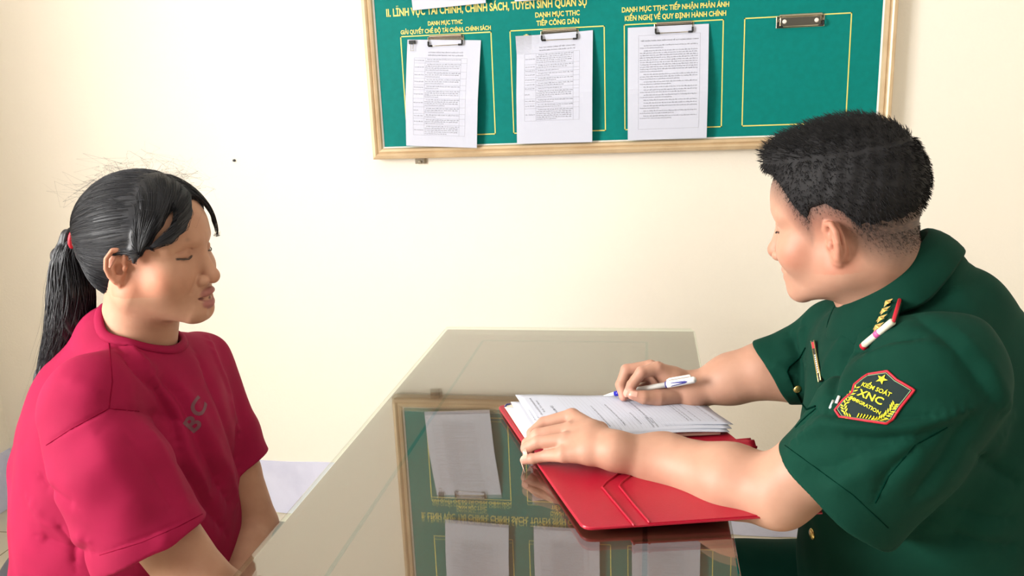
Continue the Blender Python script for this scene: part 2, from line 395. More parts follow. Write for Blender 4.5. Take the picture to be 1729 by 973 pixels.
# the upper row: only the lower edges show in the picture, the sheets themselves mirror in the desk glass
def up_sheet(label, BLp, BRp, page):
    b0 = at(*BLp, YF-.02); b1 = at(*BRp, YF-.02); d = (b1-b0); d[1] = 0; d = d/np.linalg.norm(d); n = V3(-d[2], 0, d[0])
    w_, h_ = .205, .295
    def uv(u, v):
        p = b0+d*w_*u+n*h_*(1-v); p[1] = YF-.004-.016*min(1, v*1.6)-.004*math.sin(v*3.14); return p
    root = part('document_sheet', slab(uv, 8, 20, .0025, (0, -1, 0)).me(), M_paper, None); tag(root, label, 'paper sheet', 'paper sheets clipped to the notice board')
    for pg, mm, nm in ((page[0], M_ink, 'printed_text'), (page[1], M_ink2, 'ruled_lines')):
        k = MB(); k.v = [tuple(uv(min(1, max(0, x/210)), min(1, max(0, y/297)))-V3(0, .0006, 0)) for x, y, _ in pg.v]; k.f = list(pg.f); k.mi = [0]*len(k.f)
        k.build(nm, mm, root)
up_sheet('white sheet cut by the top of the photo above the left column heading', (697, 17.5), (820, 5), table_page(['TRÌNH TỰ THỰC HIỆN'], 12))
up_sheet('white sheet just showing its lower edge above the middle column heading', (869, 2.5), (992, -6), table_page(['TRÌNH TỰ THỰC HIỆN'], 13))
up_sheet('white sheet above the third column, seen mirrored in the desk glass', (1062, -9), (1190, -17), table_page(['TRÌNH TỰ THỰC HIỆN'], 14))
# binder clip and tape
p = at(696, 72, YF-.009); k = MB(); k.box((p[0]-.009, p[1]-.004, p[2]-.004), (p[0]+.009, p[1]+.004, p[2]+.006))
bc = k.build('binder_clip', M_black, None, bevel=.001); tag(bc, 'small black binder clip on the top left corner of the leftmost sheet', 'binder clip')
k = MB(); k.tube([(p[0]-.005, p[1]-.004, p[2]-.003), (p[0]-.003, p[1]-.006, p[2]-.017), (p[0]-.006, p[1]-.006, p[2]-.022), (p[0]+.005, p[1]-.006, p[2]-.022), (p[0]+.002, p[1]-.006, p[2]-.017), (p[0]+.005, p[1]-.004, p[2]-.003)], .0006, 6)
k.build('wire_handle', M_steel, bc)
p = at(889, 61, YF-.008); k = MB(); k.box((p[0]-.008, p[1]-.002, p[2]-.003), (p[0]+.006, p[1]+.003, p[2]+.003)).box((p[0]-.003, p[1]-.003, p[2]-.002), (p[0]+.003, p[1]+.003, p[2]+.005))
tag(k.build('paper_tag', M_tape, None, bevel=.0008), 'crumpled yellow tape tab on the top edge of the middle sheet', 'tape')

# ------------------------------------------------------------------ desk and its glass
DX0, DX1, DY0, DY1, DZ = -.4789, .1017, .50, 1.828, .803
GT = .006
desk = empty('office_desk', ((DX0+DX1)/2, (DY0+DY1)/2, 0)); tag(desk, 'long narrow brown office desk under a sheet of glass between the two people', 'desk')
zt = DZ-GT-.0004
MB().box((DX0+.002, DY0+.002, zt-.024), (DX1-.002, DY1-.002, zt)).build('desk_top', M_wood, desk, bevel=.002)
k = MB()
for a, b in (((DX0+.104, DY0+.1), (DX0+.110, DY1-.088)), ((DX1-.110, DY0+.1), (DX1-.104, DY1-.088)), ((DX0+.104, DY1-.094), (DX1-.104, DY1-.088))):
    k.box((a[0], a[1], zt-.001), (b[0], b[1], zt+.00025))
k.build('inlay_line', M_inset, desk)
for x in (DX0+.06, DX1-.085):
    for y in (DY0+.05, DY1-.10): MB().box((x, y, 0), (x+.025, y+.05, zt-.0245)).build('leg', M_wood, desk, bevel=.002)
MB().box((DX0+.065, DY1-.07, .30), (DX1-.065, DY1-.055, zt-.0245)).build('modesty_panel', M_wood, desk)
k = MB()
c_ = .012
k.add([(x, y, z) for z in (DZ-GT, DZ) for x, y in ((DX0, DY0), (DX1, DY0), (DX1, DY1-c_*2), (DX1-c_*.6, DY1), (DX0, DY1))], [(4, 3, 2, 1, 0), (5, 6, 7, 8, 9)]+[(i, (i+1) % 5, 5+(i+1) % 5, 5+i) for i in range(5)])
g = k.build('glass_sheet', M_glass, None, bevel=.0018); tag(g, 'clear glass sheet covering the desk and mirroring the notice board', 'glass sheet')

# ------------------------------------------------------------------ red folder, pad, papers
def T(px, py, z=DZ): return atz(px, py, z)
fz = DZ+.002
folder = empty('document_folder', tuple(T(985, 800, DZ))); tag(folder, 'open red leatherette folder overhanging the desk edge under the officer arm', 'folder')
A = V3(-.262, 1.316, 0); B_ = V3(-.171, 1.112, 0); N_ = V3(-.080, .908, 0); R_ = V3(.214, .971, 0); Q_ = V3(.145, 1.172, 0); E_ = V3(.060, 1.376, 0)
def leaf(P0, P1, P2, P3, zf, th=.004, rad=.06, name='cover', m=M_red, nu=66, nv=46, round_=True):
    def uv(u, v):
        # rounded corners
        a, b = 2*u-1, 2*v-1; R1 = .09; p_, q_ = max(0, (abs(a)-1+R1)/R1), max(0, (abs(b)-1+R1*1.3)/(R1*1.3))
        if p_ > 0 and q_ > 0 and round_:
            a = math.copysign(1-R1+R1*p_*math.sqrt(1-q_*q_/2), a); b = math.copysign(1-R1*1.3+R1*1.3*q_*math.sqrt(1-p_*p_/2), b); u, v = (a+1)/2, (b+1)/2
        p = (P0*(1-u)+P1*u)*(1-v)+(P3*(1-u)+P2*u)*v
        p = p.copy(); p[2] = zf(u, v); return p
    mb = slab(uv, nu, nv, th, (0, 0, 1))
    return mb
# near leaf: N_ (near left) -> R_ (near right) -> Q_ -> B_
fl = lambda u, v: DZ+.0075+.006*(1-v)**2*(.5+.5*u)-.0015*math.sin(u*5)*v
k = leaf(N_, R_, Q_, B_, fl, .0050); k.build('front_cover', M_red, folder, smooth=False, bevel=.0022, seg=3)
fl2 = lambda u, v: DZ+.0065+.0012*math.sin(u*7)*(1-v)
k = leaf(B_+V3(-.002, .004, 0), Q_+V3(-.006, .010, 0), E_, A, fl2, .0050); k.build('back_cover', M_red, folder, bevel=.0022, seg=3)
def lr(u, v):                                     # point on the near leaf
    p = (N_*(1-u)+R_*u)*(1-v)+(B_*(1-u)+Q_*u)*v; p = p.copy(); p[2] = fl(u, v); return p
# spine fold: wavy soft band between the two leaves
k = MB(); sp = [];
def spf(u, v):
    a = B_*(1-u)+(Q_+V3(.012, .01, 0))*u + V3(-.004, .018, 0)*(v-.35)*1.6; a = a.copy(); a[2] = DZ+.008+.003*math.cos((v-.5)*9)+.0015*math.sin(u*14); return a
slab(spf, 30, 10, .004, (0, 0, 1)).build('spine', M_red, folder, smooth=True)
def inv_leaf(px, py):                             # leaf coordinates of a pixel
    q = T(px, py, DZ+.0085)
    u, v = .5, .5
    for _ in range(30):
        p = lr(u, v); du = lr(u+1e-3, v)-p; dv = lr(u, v+1e-3)-p
        J = np.array([[du[0], dv[0]], [du[1], dv[1]]])/1e-3; s = np.linalg.solve(J, (q-p)[:2]); u += s[0]; v += s[1]
    return u, v
def pocket(edge, h, name):
    pts = [inv_leaf(*e) for e in edge]; n = 10; top = []
    # polyline on the left, sweeps right to the leaf edge
    mb = MB(); rows = []
    L_ = []
    for i in range(len(pts)-1):
        for k2 in range(8): t = k2/8; L_.append((pts[i][0]*(1-t)+pts[i+1][0]*t, pts[i][1]*(1-t)+pts[i+1][1]*t))
    L_.append(pts[-1]); m_ = 16; v = []
    for (u, w_) in L_:
        for j in range(m_+1):
            uu = u+(.985-u)*j/m_; p = lr(uu, w_); p[2] += h; v.append(p)
        for j in range(m_+1):
            uu = u+(.985-u)*j/m_; p = lr(uu, w_); p[2] -= .001; v.append(p)
    st = 2*(m_+1); F = []
    for i in range(len(L_)-1):
        for j in range(m_):
            a = i*st+j; F.append((a, a+1, a+st+1, a+st)); 
        F.append((i*st, (i+1)*st, (i+1)*st+m_+1, i*st+m_+1))
    for j in range(m_): F.append((j, j+m_+1, j+m_+2, j+1)); a = (len(L_)-1)*st+j; F.append((a, a+1, a+m_+2, a+m_+1))
    mb.add(v, F); mb.build(name, M_red, folder)
    k = MB(); k.tube([lr(u, w_)+V3(0, 0, h+.0002) for u, w_ in L_], .0016, 8); k.build('pocket_seam', M_red, folder, smooth=True)
pocket([(1071, 893), (1044, 858), (1017, 824), (1024, 815), (1047, 798)], .0012, 'pocket')
pocket([(1097, 890), (1070, 856), (1046, 824), (1050, 817), (1068, 803)], .0026, 'pocket')
# pad
pa = V3(-.247, 1.300, 0); pb = V3(-.185, 1.155, 0)
ax = (E_-A); ax /= np.linalg.norm(ax); wy = pb-pa
k = MB(); pz = DZ+.0078
def padf(x, y, z): p = pa+wy*y+ax*(x*.30); return (p[0], p[1], pz+z)
k.box((0, 0, 0), (1, 1.0, .0065), fn=padf); pad = k.build('writing_pad', M_cream, None, bevel=.0025); tag(pad, 'cream-edged writing pad in the folder under the loose white forms', 'writing pad')
k = MB(); q = padf(.02, .06, .007); k.tube([V3(*q)+V3(-.006, -.004, 0), V3(*q)+V3(-.004, .004, .001), V3(*q)+V3(.002, .006, .001)], .0012, 8); k.build('pad_clip', M_navy, pad)
# forms
def form(name, label, P0, P1, P2, P3, z0, seed, zr, text=True, bow=.004):
    # P0 far-left, P1 far-right, P2 near-right, P3 near-left
    def uv(u, v):
        p = (P0*(1-u)+P1*u)*(1-v)+(P3*(1-u)+P2*u)*v; p = p.copy(); p[2] = z0+bow*math.sin(u*3.1)*math.sin(v*2.2+.4)+zr*u**2+.0015*math.sin(u*9+1); return p
    root = part(name, slab(uv, 24, 12, .0005, (0, 0, 1)).me(), M_paper, None, True); tag(root, label, 'paper sheet', 'forms lying in the red folder')
    if text:
        r = random.Random(seed); k = MB()
        # text runs from the near edge (v=1) to the far edge (v=0); lines stack along u
        k2 = MB()
        printed(k, 'CỘNG HÒA XÃ HỘI CHỦ NGHĨA VIỆT NAM', 90, 22, 95, 3.2); printed(k, 'Độc lập - Tự do - Hạnh phúc', 105, 29, 66, 3.2); printed(k, 'BIÊN BẢN LÀM VIỆC', 70, 48, 70, 4.2)
        printed(k, 'BỘ ĐỘI BIÊN PHÒNG', 18, 22, 50, 3.0)
        y = 62
        while y < 285:
            if r.random() < .35: printed(k, r.choice(PHR), 20, y, r.uniform(60, 165), 2.8)
            else:
                for s_ in range(60): x = 20+s_*2.9; k2.add([(x, y, 0), (x+1.2, y, 0), (x+1.2, y+.5, 0), (x, y+.5, 0)], [(0, 1, 2, 3)])
            y += 6.2
        for kk, mm, nm in ((k, M_ink, 'printed_text'), (k2, M_ink2, 'dotted_lines')):
            kk.v = [tuple(uv(min(1, max(0, y/297)), 1-min(1, max(0, x/210)))+V3(0, 0, .0003)) for x, y, _ in kk.v]; kk.build(nm, mm, root)
    return root
zt0 = DZ+.0172
def PZ(px, py, z): q = atz(px, py, z); return V3(q[0], q[1], 0)
form('form_sheet', 'lowest white form sheet lying on the writing pad, edge bent at the right', PZ(858, 688, zt0), PZ(1190, 683, zt0), PZ(1232, 727, zt0), PZ(893, 744, zt0), zt0-.0017, 1, 0, False)
form('form_sheet', 'middle white form sheet fanned out left beneath the top one', PZ(862, 679, zt0), PZ(1192, 681, zt0), PZ(1236, 722, zt0), PZ(898, 742, zt0), zt0-.0009, 2, 0, True)
form('form_sheet', 'top white printed form the officer is writing on', PZ(870, 668, zt0), PZ(1165, 668, zt0), PZ(1238, 716, zt0), PZ(915, 735, zt0), zt0, 3, 0, True)

# ------------------------------------------------------------------ sculpting kit: distance fields turned into meshes
def NP(p): return np.array(p, float)
def sph(P, c, r): return np.linalg.norm(P-NP(c), axis=1)-r
def cone(P, a, b, ra, rb):
    a = NP(a); b = NP(b); d = b-a; t = np.clip(((P-a) @ d)/(d @ d+1e-12), 0, 1)
    return np.linalg.norm(P-a-t[:, None]*d, axis=1)-(ra+(rb-ra)*t)
def ell(P, c, r, Rm=None):
    Q = P-NP(c)
    if Rm is not None: Q = Q @ Rm
    r = NP(r); k0 = np.linalg.norm(Q/r, axis=1); k1 = np.linalg.norm(Q/(r*r), axis=1)+1e-9
    return k0*(k0-1)/k1
def smin(a, b, k):
    h = np.clip(.5+.5*(b-a)/k, 0, 1); return b*(1-h)+a*h-k*h*(1-h)
def smax(a, b, k): return -smin(-a, -b, k)
def chain(P, pts, k=None):                       # pts: [(centre, r), ...]
    d = None
    for (a, ra), (b, rb) in zip(pts[:-1], pts[1:]):
        c = cone(P, a, b, ra, rb); d = c if d is None else (np.minimum(d, c) if not k else smin(d, c, k))
    return d
def Rmat(y, p=0, r=0):
    return np.array((Euler((r, p, y), 'XYZ').to_matrix()))
from concurrent.futures import ThreadPoolExecutor
def par(f, P, n=40000):
    if len(P) < n: return f(P)
    C_ = [P[i:i+n] for i in range(0, len(P), n)]
    with ThreadPoolExecutor(4) as ex: return np.concatenate(list(ex.map(f, C_)))
def sdf_mesh(f0, lo, hi, h, B=8, slack=1.5, newton=2):
    f = lambda P: par(f0, P)
    lo = NP(lo); hi = NP(hi); nb = np.ceil((hi-lo)/(h*B)).astype(int); n = nb*B+1
    cb = [lo[i]+(np.arange(nb[i])+.5)*h*B for i in range(3)]
    G = np.stack(np.meshgrid(*cb, indexing='ij'), -1).reshape(-1, 3); dc = f(G).reshape(nb)
    act = np.abs(dc) < h*B*.87*slack
    V = np.repeat(np.repeat(np.repeat(np.where(dc > 0, 1, -1).astype(np.float32), B, 0), B, 1), B, 2)
    V = np.pad(V, ((0, 1), (0, 1), (0, 1)), constant_values=1)
    idx = np.argwhere(act); off = np.stack(np.meshgrid(*[np.arange(B+1)]*3, indexing='ij'), -1).reshape(-1, 3)
    for s in range(0, len(idx), 400):
        I = (idx[s:s+400, None, :]*B+off[None]).reshape(-1, 3); V[I[:, 0], I[:, 1], I[:, 2]] = f(lo+I*h)
    s = V < 0
    c = [s[i:n[0]-1+i, j:n[1]-1+j, k:n[2]-1+k] for i in (0, 1) for j in (0, 1) for k in (0, 1)]
    anyc = np.logical_or.reduce(c); allc = np.logical_and.reduce(c); cells = np.argwhere(anyc & ~allc)
    ids = -np.ones(anyc.shape, np.int64); ids[cells[:, 0], cells[:, 1], cells[:, 2]] = np.arange(len(cells))
    acc = np.zeros((len(cells), 3)); cnt = np.zeros(len(cells)); cor = [(i, j, k) for i in (0, 1) for j in (0, 1) for k in (0, 1)]
    vals = {q: V[cells[:, 0]+q[0], cells[:, 1]+q[1], cells[:, 2]+q[2]] for q in cor}
    for q in cor:
        for ax in range(3):
            if q[ax] == 0:
                r = list(q); r[ax] = 1; r = tuple(r); a, b = vals[q], vals[r]; m = (a < 0) != (b < 0)
                t = np.where(m, a/(a-b+1e-20), 0); p = np.array(q, float)[None].repeat(len(cells), 0); p[:, ax] += t
                acc[m] += p[m]; cnt[m] += 1
    P = lo+(cells+acc/np.maximum(cnt, 1)[:, None])*h
    F = []
    for ax in range(3):
        sl = [slice(0, n[i]-1) for i in range(3)]; sl2 = list(sl); sl2[ax] = slice(1, n[ax])
        a = s[tuple(sl)]; b = s[tuple(sl2)] if ax == 0 or True else None
        m = np.argwhere(a != b); u, v = (ax+1) % 3, (ax+2) % 3
        m = m[(m[:, u] > 0) & (m[:, v] > 0)]
        e = np.eye(3, dtype=int); q = [m-e[u]-e[v], m-e[v], m, m-e[u]]
        q = [ids[x[:, 0], x[:, 1], x[:, 2]] for x in q]; q = np.stack(q, 1)
        flip = ~s[m[:, 0], m[:, 1], m[:, 2]]; q[flip] = q[flip][:, ::-1]
        F.append(q[(q >= 0).all(1)])
    F = np.concatenate(F)
    for _ in range(newton):
        d = f(P); e = h*.35; g = np.stack([f(P+NP(v)*e) for v in np.eye(3)], 1)-d[:, None]; g /= e
        st = (d/np.maximum((g*g).sum(1), .2))[:, None]*g; L = np.linalg.norm(st, axis=1)[:, None]; P = P-st*np.minimum(1, .4*h/(L+1e-12))
    return P, F
def join_geo(parts):
    V = []; F = []; n = 0
    for P, f in parts: V.append(P); F.append(np.asarray(f)+n); n += len(P)
    return np.concatenate(V), np.concatenate(F)
def geo_mesh(P, F, col=None, name='m', attr='tint'):
    me = bpy.data.meshes.new(name); F = np.asarray(F); k = F.shape[1]
    me.vertices.add(len(P)); me.vertices.foreach_set('co', np.asarray(P, np.float32).ravel())
    me.loops.add(F.size); me.loops.foreach_set('vertex_index', F.ravel().astype(np.int32))
    me.polygons.add(len(F)); me.polygons.foreach_set('loop_start', np.arange(0, F.size, k, dtype=np.int32)); me.polygons.foreach_set('loop_total', np.full(len(F), k, np.int32))
    me.update(); me.validate()
    if col is not None:
        a = me.color_attributes.new(attr, 'FLOAT_COLOR', 'POINT'); c4 = np.ones((len(P), 4), np.float32); c4[:, :3] = col; a.data.foreach_set('color', c4.ravel())
    return me
def grad(f, P, e=.0015):
    d = f(P); g = np.stack([f(P+NP(v)*e)-d for v in np.eye(3)], 1)/e; return d, g
def project(f, P, it=6, off=0.0):
    P = P.copy()
    for _ in range(it):
        d, g = grad(f, P); P -= ((d-off)/np.maximum((g*g).sum(1), .3))[:, None]*g
    return P
def normals(f, P):
    _, g = grad(f, P); return g/(np.linalg.norm(g, axis=1)[:, None]+1e-9)
def on(f, pix, t0=.6, t1=2.2):                   # where sight lines meet the sculpted surface
    D = np.array([ray(*q) for q in pix]); D /= np.linalg.norm(D, axis=1)[:, None]; t = np.full(len(D), t0); live = np.ones(len(D), bool)
    for _ in range(150):
        v = f(CAMP+D*t[:, None]); live &= v > .0004
        if not live.any(): break
        t = np.where(live, t+np.maximum(v*.7, .0006), t)
        live &= t < t1
    return [CAMP+D[i]*t[i] for i in range(len(D)) if t[i] < t1]
def hit(f, px, py):
    q = on(f, [(px, py)]); return q[0] if q else None
def strands(paths, rad, sides=3):                # paths: (n, k, 3), tapering
    paths = np.asarray(paths); n, k, _ = paths.shape
    T = np.gradient(paths, axis=1); T /= np.linalg.norm(T, axis=2)[..., None]+1e-9
    ref = np.tile(NP((.31, .52, .79)), (n, k, 1)); A = np.cross(T, ref); A /= np.linalg.norm(A, axis=2)[..., None]+1e-9; B_ = np.cross(T, A)
    prof = np.asarray(rad).reshape(-1, 1) if np.ndim(rad) else np.full((n, 1), rad)
    tap = np.linspace(0, 1, k)[None]; R = prof*(1-.85*tap**2)
    vs = []
    for j in range(sides):
        w = 2*math.pi*j/sides; vs.append(paths+R[..., None]*(math.cos(w)*A+math.sin(w)*B_))
    V = np.stack(vs, 2).reshape(-1, 3)            # n,k,sides
    base = (np.arange(n)[:, None, None]*k+np.arange(k-1)[None, :, None])*sides; j = np.arange(sides)[None, None]; j2 = (j+1) % sides
    F = np.stack([base+j, base+j2, base+sides+j2, base+sides+j], -1).reshape(-1, 4)
    return V, F
def sstep(a, b, x): t = np.clip((x-a)/(b-a), 0, 1); return t*t*(3-2*t)

# ------------------------------------------------------------------ a head, x forward, y left, z up, metres
def ear_d(A, tilt=.42, e=(-.012, .0715, -.012), s=1.0, lean=.12):
    u = NP((math.cos(tilt), -math.sin(tilt), 0)); n = NP((math.sin(tilt), math.cos(tilt), 0)); w = NP((-lean, 0, math.sqrt(1-lean*lean)))
    Q0 = A-NP(e); Q = np.stack([Q0 @ u, Q0 @ n, Q0 @ w], 1)/s
    d = ell(Q, (-.004, .001, .001), (.0165, .0065, .027))
    d = smin(d, chain(Q, [((.010, .002, .004), .004), ((.0135, .005, .017), .0042), ((.006, .0085, .028), .0044), ((-.007, .0105, .0305), .0046), ((-.0175, .012, .021), .0046), ((-.020, .012, .006), .0042), ((-.0165, .010, -.008), .0040), ((-.009, .007, -.020), .0050)]), .004)
    d = smin(d, cone(Q, (-.003, .003, -.024), (-.001, .003, -.029), .0075, .0060), .005)
    d = smax(d, -ell(Q, (.000, .010, -.005), (.0085, .010, .0115)), .003)
    d = smax(d, -cone(Q, (.004, .011, .019), (-.010, .014, .016), .0032, .0034), .003)
    d = smin(d, chain(Q, [((-.003, .006, .013), .0032), ((-.0105, .0095, .003), .0034), ((-.0085, .008, -.012), .0034), ((.001, .006, -.0175), .003)]), .003)
    d = smin(d, sph(Q, (.0095, .005, -.006), .0046), .004)
    d = smax(d, -sph(Q, (.004, .003, -.006), .0032), .002)
    return d*s
def head_d(P, o):
    g = o.get; A = P.copy(); A[:, 1] = np.abs(A[:, 1]); E = A-NP((0, 0, g('ez', 0)))
    d = ell(P, (-.008, 0, .032), (.096, .076, .084))
    d = smin(d, ell(P, (.022, 0, .030), (.065, .064, .060)), .02)
    d = smin(d, ell(P, (.026, 0, -.036), (.056, g('fw', .058), .070)), .025)
    d = smin(d, cone(A, (-.006, g('jw', .046), -.058), (.064, .014, -.096), g('jr', .020), g('jr2', .016)), .024)
    d = smin(d, ell(A, (.050, .036, -.036), (.030, g('ck', .028), .030)), .022)
    d = smin(d, sph(P, (.073, 0, -.098), g('chin', .0165)), .016)
    d = smin(d, ell(P, (.066, 0, -.068), (.025, .028, .027)), .016)
    d = smin(d, cone(E, (.080, .008, .017), (.060, .050, .015), .0085, .008), .016)
    d = smax(d, -ell(E, (.096, .032, .000), (.017, .019, .010)), .014)
    d = smin(d, sph(E, (.0655, .0325, -.002), .0142), .0045)
    d = smax(d, -chain(E, [((.0800, .020, .0050), .0011), ((.0820, .032, .0065), .0014), ((.0715, .0475, .0030), .0011)]), .0022)
    d = smax(d, -chain(E, [((.0795, .0195, -.0065), .0008), ((.0815, .032, -.0085), .0011), ((.0715, .0475, -.0060), .0009)]), .0015)
    d = smin(d, cone(P, (.079, 0, .008), (.100, 0, -.036), .0078, .0092), .014)
    d = smin(d, sph(P, (g('nt', .1015), 0, -.0405), g('ntr', .0108)), .007)
    d = smin(d, ell(A, (.0905, .0150, -.0450), NP((.0105, .0075, .0080))*g('al', 1.0)), .0032)
    d = smax(d, -ell(A, (.0975, .0070, -.0535), (.0045, .0034, .0042)), .002)
    d = smax(d, -chain(A, [((.0885, .0215, -.0385), .0008), ((.0850, .0250, -.0470), .0016), ((.0790, .031, -.062), .0012)]), .0045)
    mo = g('open', .0); lx = g('lx', .0); lr_ = g('lr', 1.0)
    d = smin(d, chain(A, [((.0900+lx, 0, -.0655), .0052*lr_), ((.0865+lx*.8, .011, -.0665), .0052*lr_), ((.0735, .0240, -.0730), .0026)]), .0035)
    d = smin(d, chain(A, [((.0880+lx, 0, -.0790-mo), .0066*lr_), ((.0840+lx*.8, .011, -.0782-mo*.8), .0056*lr_), ((.0735, .0230, -.0740), .0026)]), .0035)
    d = smax(d, -chain(A, [((.0975+lx, 0, -.0722-mo*.5), .0011+mo*.45), ((.0910+lx, .011, -.0722-mo*.45), .0011+mo*.4), ((.0785, .0235, -.0733), .0010)]), .0015)
    d = smax(d, -sph(P, (.0980, 0, -.0905-mo), .007), .010)
    d = smax(d, -cone(P, (.0985, 0, -.055), (.0985, 0, -.061), .0016, .0022), .003)
    return smin(d, ear_d(A, g('etilt', .42), s=g('es', 1.0), lean=g('lean', .12), e=g('ep', (-.012, .0715, -.012))), .0045)
def head_tint(L, skin, o):
    A = L.copy(); A[:, 1] = np.abs(A[:, 1]); g = o.get; mo = g('open', .0)
    c = np.tile(NP(skin), (len(L), 1))
    def blend(w, col): nonlocal c; c = c*(1-w[:, None])+NP(col)*w[:, None]
    blush = NP(skin)*NP((1.04, .80, .78))
    blend(.40*np.exp(-(((A-NP((.062, .045, -.036)))/.026)**2).sum(1)), blush)
    blend(.55*np.exp(-(((A-NP((.10, .0, -.043)))/.014)**2).sum(1)), blush)
    blend(.6*sstep(.060, .074, A[:, 1])*(np.abs(A[:, 2]+.012) < .05), NP(skin)*NP((1.03, .72, .68)))
    lx = g('lx', .0); lr_ = g('lr', 1.0); up = chain(A, [((.0905+lx, 0, -.0660), .0050*lr_), ((.0865+lx*.8, .011, -.0668), .0048*lr_), ((.0735, .0240, -.0730), .0022)])
    lo = chain(A, [((.0890+lx, 0, -.0785-mo), .0062*lr_), ((.0845+lx*.8, .011, -.0780-mo*.8), .0052*lr_), ((.0735, .0230, -.0740), .0022)])
    blend(.8*(1-sstep(.0002, .0022, np.minimum(up, lo))), g('lip', (.50, .20, .19)))
    inn = chain(A, [((.088, 0, -.0722-mo*.5), .0008+mo*.4), ((.083, .011, -.0722-mo*.45), .0008+mo*.35), ((.0755, .0235, -.0733), .0006)])
    blend(.85*(1-sstep(.0, .0012, inn)), (.10, .03, .03))
    A0 = A; A = A-NP((0, 0, g('ez', 0))); sl = chain(A, [((.0790, .0195, -.0065), .0006), ((.0810, .032, -.0085), .0008), ((.0710, .0475, -.0060), .0006)])
    blend(.9*(1-sstep(.0003, .0016, sl)), (.04, .025, .025))
    lid = ell(A, (.080, .033, .0005), (.012, .018, .008)); blend(.22*(1-sstep(-.002, .004, lid)), NP(skin)*NP((.72, .58, .56)))
    bz = chain(A, [((.085, .014, .0165), .0016), ((.080, .032, .0225), .0020), ((.064, .050, .0175), .0008)])
    blend(g('brow', .6)*(1-sstep(.0005, .0050, bz)), (.10, .06, .05))
    A = A0; bn = ell(A, (.1, .007, -.0535), (.004, .003, .0035)); blend(.6*(1-sstep(-.001, .001, bn)), (.18, .06, .05))
    return c
EZ = 0
def brow_strands(n, seed, tf, only, EZ=.0):
    r = np.random.default_rng(seed); out = []
    pts = NP([(.087, .013, .0155), (.084, .024, .0205), (.078, .036, .0225), (.066, .050, .0175)])
    for side in (only,):
        t = r.random(n)*3; i = np.minimum(t.astype(int), 2); fr = (t-i)[:, None]; p = pts[i]*(1-fr)+pts[i+1]*fr
        p = p+r.normal(0, 1, (n, 3))*NP((.0005, .0005, .0014)); d = pts[np.minimum(i+1, 3)]-pts[i]; d /= np.linalg.norm(d, axis=1)[:, None]
        d = d+NP((0, 0, .35))*r.random((n, 1)); q = np.stack([p, p+d*.0025, p+d*.0045+NP((0, 0, -.0004))], 1); q[:, :, 1] *= side; out.append(q)
    return tf(np.concatenate(out)+NP((0, 0, EZ)))
def lash_geo(tf, r=.0007):
    mb = []
    for side in (-1, 1):
        pts = NP([(.0805, .0185, -.0060), (.0825, .026, -.0078), (.0825, .033, -.0088), (.0785, .041, -.0078), (.0715, .0485, -.0052)]); pts[:, 1] *= side; mb.append(tf(pts))
    return mb

SKIN_W = (.54, .30, .20); SKIN_M = (.50, .275, .19)
M_skinW = mat('skin_warm', (200, 150, 125), .55, spec=.22, attr='tint', sss=.12, bump=(380, .12, .0006), var=(22, (.86, .80, .78), .35, .75, 1))
M_skinM = mat('skin_light', (205, 155, 130), .50, spec=.32, attr='tint', sss=.12, bump=(380, .12, .0006), var=(22, (.88, .82, .80), .35, .75, 1))
M_hair = mat('black_hair', (.011, .011, .015), .5, spec=.45)
M_hairM = mat('short_black_hair', (.012, .011, .012), .7, spec=.25)
M_brow = mat('brow_hair', (.05, .035, .03), .6)
M_shirtR = mat('crimson_cotton', (150, 17, 62), .85, spec=.2, bump=(900, .25, .0004), var=(14, (138, 14, 55), .3, .7))
M_print = mat('faded_grey_print', (112, 66, 76), .85)
M_uni = mat('dark_green_uniform', (3, 54, 41), .85, spec=.15, bump=(700, .2, .0004), var=(10, (2, 47, 35), .3, .7))
M_unis = mat('dark_green_seam', (1, 34, 25), .95, spec=.02)
M_trW = mat('charcoal_trousers', (32, 32, 38), .8)
M_shoe = mat('black_shoe', (16, 16, 16), .35)
M_gold2 = mat('polished_gold', (226, 196, 120), .25, .8)
M_silver = mat('silver_star', (215, 210, 195), .25, .8)
M_emb = mat('emblem_ground', (12, 34, 34), .85, bump=(1500, .4, .0004))
M_yel = mat('yellow_embroidery', (226, 214, 40), .7)
M_redp = mat('red_piping', (196, 20, 44), .55)
M_piping = mat('pale_green_piping', (128, 160, 120), .6)
M_pink = mat('pink_band', (205, 90, 150), .5)
M_stool = mat('pine_stool', (150, 112, 70), .5)

